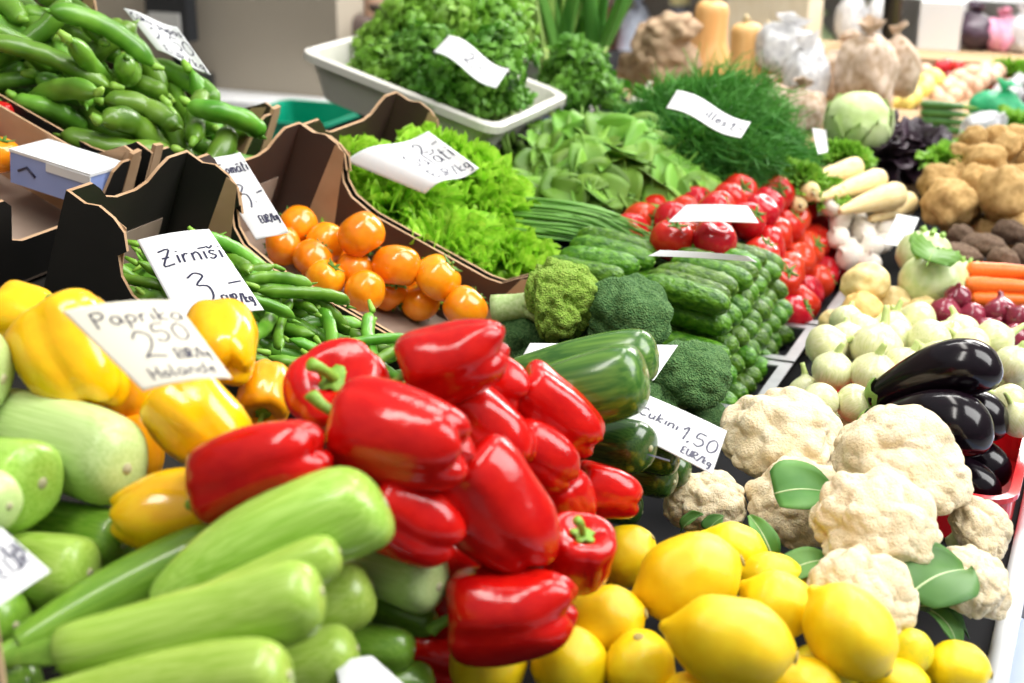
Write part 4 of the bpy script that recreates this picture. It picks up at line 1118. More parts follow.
# brown potatoes, beets
pm = [blob_mesh('brown_potato', M['potato'], s, .14, 1.8, (1.1, .95, .85)) for s in range(4)]; bt = blob_mesh('beetroot', M['beet'], 9, .1)
lst = []
for px, py, z, w in ((951, 205, 1.01, 54), (1000, 205, 1.01, 58), (976, 188, 1.03, 50), (1025, 190, 1.03, 55), (945, 185, 1.03, 42), (1012, 172, 1.05, 44), (985, 166, 1.06, 42), (1036, 168, 1.06, 44), (962, 155, 1.07, 26), (982, 152, 1.07, 28), (1005, 152, 1.08, 30), (960, 168, 1.05, 30),
                     (1025, 150, 1.08, 32), (972, 142, 1.09, 26), (995, 140, 1.09, 28), (1015, 136, 1.09, 28), (1018, 228, .99, 46), (968, 220, .985, 44), (992, 222, .985, 42), (1034, 212, 1.0, 44)):
    v = P(px, py, z); s = wsize(w, v)
    lst.append((euler(v, rg.uniform(0, 90), rg.uniform(0, 40), rg.uniform(0, 360), s), B1, 'brown_potato', 'brown potato in the heap behind the carrots', 'potato', pm[rg.randrange(4)], 'brown potatoes in the heap'))
for px, py, z, w, h, lb in ((984, 245, .985, 46, 24, 'dark earthy beetroot on top, behind the carrots'), (961, 236, .985, 28, 24, 'small brown beetroot left of the dark one'), (1003, 259, .975, 32, 24, 'brown beetroot just above the carrots'), (957, 253, .975, 50, 20, 'long brown beetroot pointing at the kohlrabi leaf'), (1010, 232, .99, 34, 26, 'dark beetroot among the brown potatoes'), (1026, 256, .965, 34, 26, 'brown beetroot at the edge of the picture above the carrots')):
    v = P(px, py, z); s = wsize(w, v); s2 = wsize(h, v)
    m = frame(v, cax(90, .4), 0, (s, s*.7, s2))
    lst.append((m, [(0, 0, 0, .3)], 'beetroot', lb, 'beetroot', bt, 'earthy beetroots behind the carrots'))
place(lst, give=.9)
# parsnips and garlic
pn = [root_mesh('parsnip', M['parsnip'], s+3, 1, .6, .3, .025) for s in range(3)]
lst = []
for i, (ax_, bx_, z, w, lb) in enumerate((((900, 194), (838, 212), 1.03, 27, 'thick pale parsnip nearest the purple leaves'), ((879, 178), (812, 200), 1.045, 22, 'parsnip second from the front of its row'), ((858, 170), (795, 186), 1.06, 22, 'parsnip third from the front, against the purple leaves'), ((812, 192), (775, 172), 1.05, 20, 'parsnip pointing at the dill'), ((852, 184), (800, 186), 1.045, 20, 'parsnip half hidden in the middle of the row'), ((910, 203), (868, 222), 1.0, 22, 'parsnip whose blunt end shows right of the thick one'), ((800, 205), (770, 190), 1.03, 18, 'parsnip next to the top of the tomato heap'))):
    A, B = P(*ax_, z), P(*bx_, z-.01); ax = (A-B).normalized(); L = max((A-B).length, .12); s = wsize(w, A)/2
    lst.append((frame(A-ax*L*.48, ax, 0, (s, s, L)), BR, 'parsnip', lb, 'parsnip', pn[i % 3], 'pale parsnips behind the tomatoes'))
gl = onion_mesh('garlic_bulb', M['garlic'], M['garlic'], 1, .15, .85)
for px, py, z, w in ((845, 211, 1.0, 26), (840, 221, .99, 26), (863, 236, .965, 30), (871, 247, .955, 28), (851, 256, .945, 30), (884, 226, .975, 28), (858, 222, .98, 26), (850, 244, .955, 26), (868, 262, .94, 24), (829, 205, 1.02, 24), (880, 242, .955, 24), (840, 238, .965, 24)):
    v = P(px, py, z); s = wsize(w, v)
    lst.append((frame(v, cax(rg.uniform(20, 160), rg.uniform(-.2, .8)), 0, s), B1, 'garlic_bulb', 'whitish garlic bulb between the tomatoes and the parsnips', 'garlic', gl[0], 'garlic bulbs in the heap', [('neck', gl[1], None)]))
place(lst, give=.9)

# ------------------------------------------------------------------ leafy things
def leaf_head(name, m, n, L, W, seed=0, spread=1.2, ruffle=.06, up=.2, curl=.3, stm=None, stalk=0.0):
    rg2 = random.Random(seed); parts = []
    protos = []
    for k in range(3):
        me = leaf_mesh('tmp', m, L, W, 9, 7, curl, .25, ruffle, 2.5, .01, seed=k*2+seed, stalk=stalk, stm=stm)
        v = np.array([q.co[:] for q in me.vertices]); f = [tuple(p.vertices) for p in me.polygons]; mi = [p.material_index for p in me.polygons]
        protos.append((v, f, mi)); bpy.data.meshes.remove(me)
    for i in range(n):
        v, f, mi = protos[i % 3]
        t = (i+.5)/n
        mm = Matrix.Rotation(i*2.4+rg2.uniform(-.3, .3), 4, 'Z') @ Matrix.Rotation(-(R(80)*(1-t*spread)+rg2.uniform(-.2, .2)), 4, 'Y') @ Matrix.Rotation(rg2.uniform(-.4, .4), 4, 'X') @ Matrix.Scale(rg2.uniform(.75, 1.1), 4)
        w = xf(v, mm)
        parts.append((w, [q for q, x in zip(f, mi) if x == 0], m))
        if stm: parts.append((w, [q for q, x in zip(f, mi) if x == 1], stm))
    return ME(name, parts)
pl = [leaf_head('purple_basil', M['purp'], 46, .085, .066, s, 1.0, .10, stm=M['purp']) for s in (1, 2)]
for i, (px, py, z, w, lb) in enumerate(((882, 170, 1.015, 66, 'dark purple basil bunch in the middle, above the parsnips'), (912, 166, 1.015, 58, 'dark purple basil bunch beside the green frilly leaves'), (862, 158, 1.03, 48, 'dark purple basil bunch below the pale cabbage'), (916, 184, .985, 46, 'dark purple basil bunch hanging down between parsnips and potatoes'), (888, 150, 1.03, 48, 'dark purple basil bunch furthest back'))):
    v = P(px, py, z); s = wsize(w, v)/.105
    thing('purple_basil', lb, 'purple basil', pl[i % 2], euler(v, 10, 15, rg.uniform(0, 360), s), 'bunches of purple basil')
fh2 = frill_head('curly_parsley', M['parsleyl'], 5, 22, .11, 1.0, 7)
for px, py, z, w, lb in ((962, 160, 1.06, 32, 'curly green bunch between the purple basil and the brown potatoes'), (948, 142, 1.09, 30, 'curly green bunch behind the purple basil'), (800, 160, 1.09, 36, 'curly green bunch between the dill and the cabbage'), (838, 140, 1.09, 34, 'curly green bunch under the pale cabbage'), (848, 138, 1.10, 30, 'curly green bunch at the foot of the pale cabbage, next to the purple basil'), (822, 170, 1.07, 34, 'curly green bunch behind the parsnips')):
    v = P(px, py, z); s = wsize(w, v)
    thing('curly_parsley', lb, 'parsley', fh2, euler(v+Vector((0, 0, -.04)), 0, 15, rg.uniform(0, 360), s*.9), 'curly green bunches')
def cabbage_mesh(name, m, seed=0, nl=9):
    V, F = ico(5)
    h = .5*np.ones(len(V))
    parts = []
    cs = fib(nl, seed, .4)
    d = V @ cs.T; best = d.argmax(1); a = np.arccos(np.clip(d.max(1), -1, 1))
    h = h*(1+.05*np.cos(a*2.2)+.02*(best % 3)+.03*nz(V, 3, seed))
    parts.append((V*h[:, None], F, m))
    for k in range(8):
        me = leaf_mesh('tmp', m, .95, .85, 10, 9, .35, -.15, .05, 2, .01, seed=k)
        v = np.array([q.co[:] for q in me.vertices]); f = [tuple(p.vertices) for p in me.polygons]; bpy.data.meshes.remove(me)
        # wrap the leaf round the ball
        ang = v[:, 0]*1.9-1.2; r = .535+.02*(k % 3)+.10*np.clip(v[:, 0]-.75, 0, 1)*2
        la = v[:, 1]*1.7
        w = np.stack([r*np.cos(ang)*np.cos(la), r*np.cos(ang)*np.sin(la), r*np.sin(ang)], 1)
        parts.append((xf(w, Matrix.Rotation(k*2.4, 4, 'Z')), f, m))
    return ME(name, parts)
M['cabbage'] = mat('pale_cabbage_leaf', (0.52, 0.68, 0.26), (0.68, 0.80, 0.44), rough=.5, scale=4, vary=.06, trans=.1)
cab = cabbage_mesh('cabbage', M['cabbage'])
v = P(858, 122, 1.10); s = wsize(62, v)
thing('cabbage', 'pale green cabbage behind the purple basil', 'cabbage', cab, euler(v, 20, -10, 40, (s, s, s*.95)))

# sorrel leaves in a blue bowl, chives on a blue plate
m_bluep = mat('blue_plastic', (0.02, 0.06, 0.36), (0.04, 0.10, 0.45), rough=.3, coat=.3)
def bowl(name, label, loc, r, h, m, tilt=0, depth_=.8):
    prof = [(0, 0), (0, r*.5), (.004, r*.62), (h*.5, r*.88), (h, r), (h+.002, r*1.03), (h-.003, r*1.03), (h*.5, r*.91), (-.004, r*.64), (-.006, r*.5), (-.006, 0)]
    prof = [(0.006, 0), (0.006, r*depth_*.7), (h*.5, r*.9), (h, r), (h+.003, r*1.05), (h-.002, r*1.055), (h*.45, r*.93), (0, r*depth_*.72), (0, 0)]
    V, F = lathe(prof, 40, 9, smoothp=False)
    return thing(name, label, 'bowl', ME(name, [(V, F, m)]), euler(loc, 0, tilt, 0))
c_sp = P(620, 200, 1.035)
bowl('blue_bowl', 'shallow blue bowl under the sorrel leaves', (c_sp.x, c_sp.y+.02, rackz(c_sp.x)+.055), .125, .045, m_bluep, 8)
sm = [leaf_mesh('sorrel_leaf', M['spin'], .09, .062, 10, 7, .25, .3, .06, 1.3, .008, seed=s, stalk=.02) for s in range(4)]
for i in range(150):
    t = i/150
    a = rg.uniform(0, 6.28); r = math.sqrt(rg.random())
    px = 618+100*r*math.cos(a)*(1-.2*t); py = 200-70*t-6*math.sin(a)*r
    z = 1.06+.085*t*(1-.5*r*r)
    v = P(px, py, z)
    nv_ = Vector((.35+rg.gauss(0, .3), -.55+rg.gauss(0, .3), .75+rg.gauss(0, .2))).normalized()
    dv_ = nv_.cross(Vector((rg.gauss(0, 1), rg.gauss(0, 1), rg.gauss(0, .6)))).normalized()
    m = Matrix((dv_, nv_.cross(dv_), nv_)).transposed().to_4x4() @ Matrix.Scale(rg.uniform(.75, 1.1), 4) @ Matrix.Translation((-.04, 0, 0))
    m = Matrix.Translation(v) @ m
    thing('sorrel_leaf', 'loose green sorrel leaf in the pile above the blue bowl', 'leaf', sm[i % 4], m, 'sorrel leaves in the pile')
c_ch = P(578, 238, 1.035)
bowl('blue_plate', 'blue plate under the chives beside the gherkins', (c_ch.x, c_ch.y, 1.008), .105, .018, m_bluep, 4)
parts = []
for i in range(110):
    y0 = rg.uniform(-.055, .045); z0 = rg.uniform(.0, .045)*(1-abs(y0)/.08)
    L0 = rg.uniform(-.14, -.10); L1 = rg.uniform(.09, .15)
    pth = [(L0, y0*.8, z0+.01), (L0*.4, y0+rg.uniform(-.006, .006), z0+.016), (.03, y0+rg.uniform(-.012, .012), z0+.012), (L1, y0*1.3+rg.uniform(-.03, .03), max(-.0, z0-.02+rg.uniform(-.005, .005)))]
    t_ = tube(pth, [.0022, .0024, .002, .0006], 5, 12); parts.append((t_[0], t_[1], M['chive']))
thing('chive_bunch', 'bunch of long chives lying on the blue plate', 'chives', ME('chive_bunch', parts), euler((c_ch.x+.0, c_ch.y, 1.03), 0, 3, 10))
m_rcloth = mat('red_paper', (0.45, 0.05, 0.07), (0.55, 0.08, 0.1), rough=.7, scale=8)
q = [P(600, 235, 1.02), P(660, 228, 1.03), P(640, 255, 1.01), P(580, 262, 1.0)]
me, _ = card_mesh('red_paper', q, m_rcloth, -.006, .004)
thing('red_paper', 'piece of red paper between the chives and the gherkins', 'paper', me)

# dill
def hair_mesh(name, m, n, L, spread, seed=0, w=.0012, droop=.5, sub=3):
    rg2 = np.random.default_rng(seed)
    V, F = [], []
    for i in range(n):
        a = rg2.uniform(0, 6.283); r = math.sqrt(rg2.random())
        base = np.array([rg2.normal(0, .012), rg2.normal(0, .012), 0])
        d = np.array([spread*r*math.cos(a), spread*r*math.sin(a), 1]); d /= np.linalg.norm(d)
        l = L*rg2.uniform(.55, 1.0)
        st = base+d*l*rg2.uniform(.0, .75)
        for k in range(sub):
            dd = d+rg2.normal(0, .55, 3); dd /= np.linalg.norm(dd)
            e = st+dd*l*.28; md = (st+e)/2+rg2.normal(0, .003, 3)
            sd = np.cross(dd, rg2.normal(0, 1, 3)); sd /= np.linalg.norm(sd)
            b0 = len(V)
            for p, ww in ((st, w), (md, w*.8), (e, w*.3)):
                p = p.copy(); p[2] -= droop*(p[0]**2+p[1]**2)/L
                V += [p+sd*ww, p-sd*ww]
            F += [(b0, b0+1, b0+3, b0+2), (b0+2, b0+3, b0+5, b0+4)]
    return ME(name, [(np.array(V), F, m)])
dm = [hair_mesh('fronds', M['dill'], 2600, .21, .62, s, .0012) for s in (1, 2)]
ds = [tube([(.008*math.cos(k), .008*math.sin(k), -.07), (.006*math.cos(k), .006*math.sin(k), 0), (.03*math.cos(k), .03*math.sin(k), .12)], .0025, 5, 6) for k in range(9)]
ds = ME('stalks', [(a, b, M['leafmid']) for a, b in ds])
for i, (px, py, z, ang, d, s, lb) in enumerate(((612, 132, 1.10, -8, .3, .9, 'dill bunch at the end of its heap above the sorrel'), (648, 112, 1.13, -14, .3, 1.05, 'dill bunch under the white card, towards the squashes'), (676, 108, 1.14, -28, .35, 1.1, 'dill bunch in the middle of the heap with the white card'),
                                               (655, 145, 1.10, -18, .7, 1.0, 'dill bunch at the front of the heap behind the sorrel'), (700, 130, 1.11, -42, .5, 1.05, 'dill bunch drooping down towards the tomatoes'), (725, 128, 1.11, -58, .3, 1.0, 'dill bunch at the aisle end of the heap by the parsnips'), (700, 160, 1.08, -35, .7, .85, 'lowest dill bunch above the tomato price card'), (738, 150, 1.08, -68, .4, .85, 'dill bunch hanging over the end beside the parsnips'))):
    v = P(px, py, z)
    thing('dill_bunch', lb, 'dill', None, frame(v, cax(ang, d), rg.uniform(0, 360), s*1.1), 'bunches of dill in the heap', [('fronds', dm[i % 2], None), ('stalks', ds, None)])

# flat parsley, celery tops
def sprig_cloud(name, m, n, rx, ry, rz, leaf=.012, seed=0, shell=.6):
    rg2 = np.random.default_rng(seed); V, F = [], []
    out = [(0, 0), (.25, .35), (.15, .6), (.45, .55), (.6, .95), (.8, .6), (1.1, .7), (1.0, .3), (1.35, 0)]
    ol = out+[(x, -y) for x, y in out[-2:0:-1]]
    for i in range(n):
        d = rg2.normal(0, 1, 3); d /= np.linalg.norm(d)
        if d[2] < -.35: d[2] = -d[2]
        r = shell+(1-shell)*rg2.random()**.6
        bump_ = 1+.16*math.sin(5*d[0]+seed)+.16*math.sin(6*d[1]+2*seed)+.1*math.sin(9*d[2])
        c = np.array([rx*d[0], ry*d[1], rz*d[2]])*r*bump_
        nrm = d+rg2.normal(0, .55, 3); nrm /= np.linalg.norm(nrm)
        u = np.cross(nrm, rg2.normal(0, 1, 3)); u /= np.linalg.norm(u); v_ = np.cross(nrm, u)
        s_ = leaf*rg2.uniform(.7, 1.35); b0 = len(V); k = len(ol)
        V.append(c+u*s_*.6+nrm*s_*.18)
        for x, y in ol: V.append(c+u*x*s_+v_*y*s_-nrm*s_*.25*abs(y))
        for j in range(k): F.append((b0, b0+1+j, b0+1+(j+1) % k))
    return ME(name, [(np.array(V), F, m)])
def stalks_mesh(name, m, n=14, r=.02, h=.12, seed=0, w=.003):
    rg2 = random.Random(seed); ps_ = []
    for k in range(n):
        a = rg2.uniform(0, 6.28); q = r*math.sqrt(rg2.random())
        ps_.append(tube([(q*.6*math.cos(a), q*.6*math.sin(a), -h), (q*math.cos(a), q*math.sin(a), -h*.4), (q*2*math.cos(a), q*2*math.sin(a), .02)], w, 5, 5))
    return ME(name, [(a, b, m) for a, b in ps_])
pc = [sprig_cloud('foliage', M['parsley'], 950, .095, .085, .06, .0105, 3), sprig_cloud('foliage', M['parsleyl'], 900, .095, .085, .06, .011, 4)]
pst = stalks_mesh('stalks', M['leafpale'])
# white tray of parsley
m_tub = mat('white_plastic', (0.66, 0.64, 0.58), (0.70, 0.68, 0.62), rough=.4, coat=.1)
TA, TB = PY(307, 54, 2.02), PY(492, 128, 2.02)
tx = TA.x; tl = (TB-TA).length; tt = math.atan2(TA.z-TB.z, TB.x-TA.x)
tm = Matrix.Translation(TA) @ Matrix.Rotation(tt, 4, 'Y')
W_ = .30
def tub_parts():
    t = .004; h = .07; f = .022
    a = [(f, f), (tl-f, f), (tl-f, W_-f), (f, W_-f)]; b = [(0, 0), (tl, 0), (tl, W_), (0, W_)]
    o = .012; c = [(-o, -o), (tl+o, -o), (tl+o, W_+o), (-o, W_+o)]
    def rr(q, z, r=.03, n=5):
        pts = []; 
        (x0, y0), (x1, y1) = q[0], q[2]
        for cx, cy, a0 in ((x1-r, y1-r, 0), (x0+r, y1-r, 90), (x0+r, y0+r, 180), (x1-r, y0+r, 270)):
            for k in range(n+1):
                g = R(a0+90*k/n); pts.append((cx+r*math.cos(g), cy+r*math.sin(g), z))
        return np.array(pts)
    ins = [(f+t, f+t), 0, (tl-f-t, W_-f-t)]; inb = [(t, t), 0, (tl-t, W_-t)]
    rs = [rr(a, -h), rr(b, -.008), rr(c, -.008), rr(c, .004), rr([(-o+.008, -o+.008), 0, (tl+o-.008, W_+o-.008)], .008), rr(inb, .004), rr(ins, -h+t)]
    return np.concatenate(rs), rings_faces(len(rs), len(rs[0]))
V_, F_ = tub_parts()
thing('plastic_tray', 'white plastic tray full of parsley at the back of the rack', 'tray', ME('plastic_tray', [(V_, F_, m_tub)], False), tm)
sup = thing('tray_stand', 'dark stand under the white parsley tray', 'stand')
lowz = min((tm @ Vector((x, y, -.07))).z for x in (0, tl) for y in (0, W_))
sp = [tm @ Vector((x, .1, -.072)) for x in (.06, tl-.06)]
pr = prism([(sp[0].x, rackz(sp[0].x)+.002), (sp[0].x, sp[0].z), (sp[1].x, sp[1].z), (sp[1].x, rackz(sp[1].x)+.002)], (0, TA.y+.08, 0), (1, 0, 0), (0, 0, 1), (0, .16, 0))
part(sup, 'board', ME('board', [(*pr, m_darkwood)], False))
for i, (px, py, dz, s, k, lb) in enumerate(((385, 78, .0, .85, 1, 'bright parsley bunch at the upper end of the white tray'), (425, 70, .03, 1.0, 0, 'parsley bunch in the middle of the white tray behind the small card'), (410, 40, .04, 1.1, 1, 'tall parsley bunch at the back of the white tray'), (455, 90, .02, 1.0, 0, 'parsley bunch at the lower front of the white tray'),
                                           (445, 25, .06, 1.15, 1, 'parsley bunch rising highest behind the white tray'), (485, 75, .04, 1.05, 0, 'parsley bunch right of the small card on the tray'), (480, 38, .06, 1.1, 1, 'parsley bunch beside the celery pot'), (495, 108, .0, .7, 0, 'dark parsley bunch at the lower corner of the tray'))):
    v = PY(px, py, 2.12 if py > 60 else 2.25); v.z += 0
    thing('parsley_bunch', lb, 'parsley', None, euler(v, rg.uniform(-15, 15), rg.uniform(0, 25), rg.uniform(0, 360), s), 'parsley bunches in the white tray', [('foliage', pc[k], None), ('stalks', pst, None)])
# celery pot and the dark parsley in a blue bucket
m_cup = mat('pale_tub', (0.68, 0.70, 0.62), (0.74, 0.76, 0.68), rough=.5)
v = PY(535, 95, 2.62)
pot_z = v.z-.03
thing('white_tub', 'pale tub holding the tall celery stalks', 'tub', ME('white_tub', [(*lathe([(-.12, 0), (-.12, .07), (0, .085), (.055, .09), (.06, .095), (.06, .088), (-.10, .07), (-.10, 0)], 28, 8, smoothp=False), m_cup)]), euler((v.x+.04, v.y, pot_z+.05)))
M['celery'] = mat('celery_stalk', (0.30, 0.50, 0.10), (0.46, 0.64, 0.20), rough=.4, scale=10, stretch=(3, 3, .3), vary=.1)
M['celeryd'] = mat('leek_leaf', (0.06, 0.20, 0.03), (0.14, 0.34, 0.06), rough=.4, scale=10, stretch=(3, 3, .3), vary=.1)
def leek_mesh(name, m, seed, L=.34):
    rg2 = random.Random(seed); parts = []
    t_ = tube([(0, 0, 0), (0, 0, .1), (.004, 0, .16)], [.014, .013, .012], 10, 6); parts.append((t_[0], t_[1], M['onionneck']))
    for k in range(4):
        a = k*1.57+rg2.uniform(-.4, .4); sp_ = rg2.uniform(.03, .09)
        p0 = [(0, 0, .12), (sp_*.3*math.cos(a), sp_*.3*math.sin(a), .2), (sp_*math.cos(a), sp_*math.sin(a), L)]
        t_ = tube(p0, [.012, .013, .006], 8, 8, flat=.35); parts.append((t_[0], t_[1], m))
    return ME(name, parts)
lk = [leek_mesh('leek', M['celery'], 1), leek_mesh('leek', M['celery'], 2), leek_mesh('leek', M['celeryd'], 3)]
for i in range(13):
    a = i*2.4; r = .018*math.sqrt(i)
    dark = i % 3 == 2
    lx = v.x+.04+r*math.cos(a)
    thing('leek', 'pale green leek standing in the pale tub', 'leek', lk[i % 3], euler((lx, v.y+r*math.sin(a), pot_z-.04), rg.uniform(-7, 7), 6+r*math.cos(a)*180, rg.uniform(0, 360), 1.15), 'leeks in the pale tub')
vb = PY(578, 105, 2.42)
thing('blue_bucket', 'blue bucket under the dark parsley', 'bucket', ME('blue_bucket', [(*lathe([(-.10, 0), (-.10, .06), (.0, .075), (.006, .08), (.006, .072), (-.09, .058), (-.09, 0)], 28, 7, smoothp=False), m_bluep)]), euler(vb+Vector((-.03, 0, -.045))))
pd = sprig_cloud('foliage', M['parsley'], 1300, .085, .08, .085, .010, 8)
thing('parsley_bunch', 'big dark parsley bunch in the blue bucket beside the leeks', 'parsley', None, euler(vb+Vector((0, 0, .02))), None, [('foliage', pd, None), ('stalks', pst, None)])
vv = PY(512, 150, 2.25)
thing('celery_root_top', 'pale green celery stalk with leaves beside the white tray', 'celery', None, frame(vv, cax(100, 0), 0, 1), None, [('stalks', ME('stalks', [(*tube([(k*.008, 0, -.03), (k*.009, .004, .03), (k*.014, 0, .09)], [.006, .005, .004], 6, 6), M['celery']) for k in range(-2, 3)]), None), ('foliage', sprig_cloud('foliage', M['leafpale'], 160, .04, .035, .03, .01, 12), Matrix.Translation((0, 0, -.02)))])
# ------------------------------------------------------------------ behind the stall
m_counter = mat('grey_cabinet', (0.16, 0.14, 0.12), (0.20, 0.18, 0.15), rough=.6, scale=2)
v1, v2 = PY(215, 100, 3.5), PY(312, 102, 3.5)
cz = v1.z
bc = thing('back_counter', 'beige cabinet with a bright white worktop edge behind the broad bean box', 'cabinet')
part(bc, 'body', ME('body', [(*box(-3.6, 3.52, 0, v2.x, 3.82, cz-.05), m_counter)], False))
part(bc, 'worktop', ME('worktop', [(*box(-3.62, 3.5, cz-.05, v2.x+.01, 3.66, cz), m_white)], False))
m_beige = mat('beige_panel', (0.36, 0.31, 0.24), (0.40, 0.35, 0.28), rough=.7, scale=1.5)
part(bc, 'back_panel', ME('back_panel', [(*box(-3.6, 3.66, cz-.05, v2.x, 3.82, cz+.9), m_beige)], False))
dcx = PY(500, 60, 3.7).x
dc = thing('dark_cabinet', 'low dark cabinet behind the parsley tray carrying brown sacks', 'cabinet')
part(dc, 'body', ME('body', [(*box(v2.x+.02, 3.6, 0, dcx, 4.15, cz-.12), m_counter)], False))
part(dc, 'top_board', ME('top_board', [(*box(v2.x+.02, 3.58, cz-.12, dcx+.02, 4.17, cz-.09), m_darkwood)], False))
# green crate between the counter and the rack
m_greenp = mat('green_plastic', (0.0, 0.26, 0.15), (0.01, 0.32, 0.19), rough=.35)
gv = PY(296, 138, 2.65)
gs_ = thing('crate_stand', 'dark low stand behind the rack carrying the green crate', 'stand')
part(gs_, 'board', ME('board', [(*box(gv.x-.25, 2.56, gv.z-.05, gv.x+.22, 2.95, gv.z-.035), m_darkwood)], False))
for lx in (gv.x-.23, gv.x+.20):
    for ly in (2.58, 2.93): part(gs_, 'leg', ME('leg', [(*box(lx-.015, ly-.015, .88, lx+.015, ly+.015, gv.z-.05), m_darkwood)], False))
round_tray('green_crate', 'green plastic crate behind the lettuce box', gv.x-.15, 2.62, gv.x+.085, 2.86, gv.z-.035, .075, .02, m_greenp)
jv = PY(372, 140, 2.6)
m_jar = mat('dark_glass', (0.06, 0.03, 0.02), rough=.15, coat=.4)
jr = thing('jar', 'dark jar with a yellow lid behind the lettuce', 'jar', ME('jar', [(*lathe([(0, 0), (0, .034), (.004, .038), (.075, .038), (.085, .034), (.085, 0)], 24, 6, smoothp=False), m_jar)]), euler((jv.x, 2.6, gv.z-.034)))
part(jr, 'lid', ME('lid', [(*lathe([(.085, 0), (.085, .036), (.10, .036), (.10, 0)], 24, 4, smoothp=False), mat('yellow_lid', (.75, .6, .05), rough=.4))], False))
part(jr, 'paper_label', ME('paper_label', [(*lathe([(.010, .0384), (.035, .0386)], 24, 2, smoothp=False), mat('tan_label', (.6, .45, .28), rough=.7))], False))
# weighing scale
m_dark = mat('dark_plastic', (0.02, 0.022, 0.026), rough=.35)
sv = PY(168, 14, 3.58)
ws = thing('weighing_scale', 'dark weighing scale with a pale keypad on the back counter', 'scale', None, euler((sv.x, 3.57, cz)))
part(ws, 'base', ME('base', [(*box(-.10, -.06, 0, .10, .08, .05), m_dark)], False))
part(ws, 'pole', ME('pole', [(*tube([(0, .05, .05), (0, .05, sv.z-cz+.02)], .02, 10), m_dark)]))
part(ws, 'display', ME('display', [(*box(-.075, .0, sv.z-cz-.08, .075, .05, sv.z-cz+.10), m_dark)], False))
part(ws, 'keypad', ME('keypad', [(*box(-.062, -.006, sv.z-cz-.06, .05, 0, sv.z-cz+.005), m_wallp)], False))
# brown sacks on the counter
M['sack'] = mat('brown_sackcloth', (0.085, 0.06, 0.05), (0.17, 0.13, 0.115), rough=.9, scale=3)
for i, (px, py, Y, w, h, lb) in enumerate(((345, 20, 3.6, 115, 120, 'brown sack on the back counter behind the parsley tray'), (420, 12, 3.6, 110, 110, 'brown sack leaning beside the other one behind the parsley'), (470, 22, 3.6, 70, 80, 'small brown sack behind the tallest parsley'))):
    v = PY(px, py, Y); s = wsize(w, v); s2 = wsize(h, v)
    sk_ = thing('sack', lb, 'sack', blob_mesh('sack', M['sack'], 30+i, .22, 1.8), euler((v.x, v.y+.22, cz-.09+s2*.42), 0, 0, 40*i, (s, s*.7, s2)), 'brown sacks on the back counter')
    part(sk_, 'tie', ME('tie', [(*lathe([(.46, .08), (.5, .05), (.56, .12), (.6, .14)], 14, 8), M['sack'])]))
# ------------------------------------------------------------------ squash and bags behind the dill
m_crate = mat('wooden_crate', (0.36, 0.24, 0.13), (0.48, 0.34, 0.2), rough=.75, scale=6, stretch=(.4, 3, 3))
bz = P(700, 96, 1.0).z
base = P(700, 100, 1.0)
cr_ = thing('wooden_crate', 'upturned wooden crate under the butternut squashes', 'crate')
part(cr_, 'top_board', ME('top_board', [(*box(-1.25, 2.72, .985, -.42, 3.25, 1.0), m_crate)], False))
for yy in (2.72, 3.235): part(cr_, 'side_board', ME('side_board', [(*box(-1.25, yy, .88, -.42, yy+.015, .985), m_crate)], False))
for xx in (-1.25, -.435): part(cr_, 'side_board', ME('side_board', [(*box(xx, 2.735, .88, xx+.015, 3.235, .985), m_crate)], False))
M['squash'] = mat('butternut_skin', (0.70, 0.38, 0.13), (0.76, 0.46, 0.19), rough=.5, scale=5, vary=.05, stretch=(4, 4, .5))
V_, F_ = lathe([(-.5, 0), (-.495, .12), (-.45, .24), (-.33, .33), (-.18, .33), (-.02, .24), (.12, .19), (.3, .18), (.42, .175), (.48, .12), (.5, 0)], 30, 30)
sq = ME('butternut_squash', [(V_, F_, M['squash'])])
sqs = ME('stem', [(*tube([(0, 0, .48), (0, 0, .53), (.02, 0, .55)], [.05, .04, .045], 8, 5), M['root'])])
for px, py, w, h, sl, lb in ((702, 55, 62, 100, 3, 'tall butternut squash nearest to the mushrooms'), (741, 72, 60, 90, -4, 'butternut squash in the middle above the white dill card'), (766, 74, 52, 84, -8, 'butternut squash beside the white plastic bags')):
    v = P(px, py+h*.5, 1.0); H = wsize(h, v)*1.02; Wd = wsize(w, v)
    thing('butternut_squash', lb, 'squash', sq, euler((v.x, v.y+.03, 1.0+H*.5), 0, sl, 0, (Wd*1.5, Wd*1.5, H)), 'butternut squashes on the crate', [('stem', sqs, None)])
M['mush'] = mat('tan_mushroom', (0.28, 0.18, 0.11), (0.44, 0.32, 0.21), rough=.8, scale=5, vary=.15)
M['netbag'] = mat('beige_net_bag', (0.36, 0.25, 0.16), (0.62, 0.50, 0.40), rough=.8, scale=8, vary=.1)
M['whitebag'] = mat('white_plastic_bag', (0.50, 0.50, 0.52), (0.80, 0.80, 0.80), rough=.3, scale=9, trans=.25)
def bag_mesh(name, m, seed=0, neck=True):
    V, F = lathe([(-.5, 0), (-.49, .25), (-.4, .42), (-.15, .5), (.1, .44), (.25, .28), (.32, .12), (.36, .09), (.42, .17), (.5, .24)], 40, 30, lambda th, t: 1+.06*np.cos(7*th+seed)*t+.05*np.cos(3*th+seed))
    V += np.stack([nz(V, 3.2, seed), nz(V, 3.2, seed+7), nz(V, 3.2, seed+13)], 1)*.11
    return ME(name, [(V, F[:-1], m)])
wb = [bag_mesh('plastic_bag', M['whitebag'], s) for s in (1, 2)]; nb_ = [bag_mesh('net_bag', M['netbag'], s) for s in (3, 4)]
mb_ = [blob_mesh('mushroom', M['mush'], s, .2, 2.0) for s in range(3)]
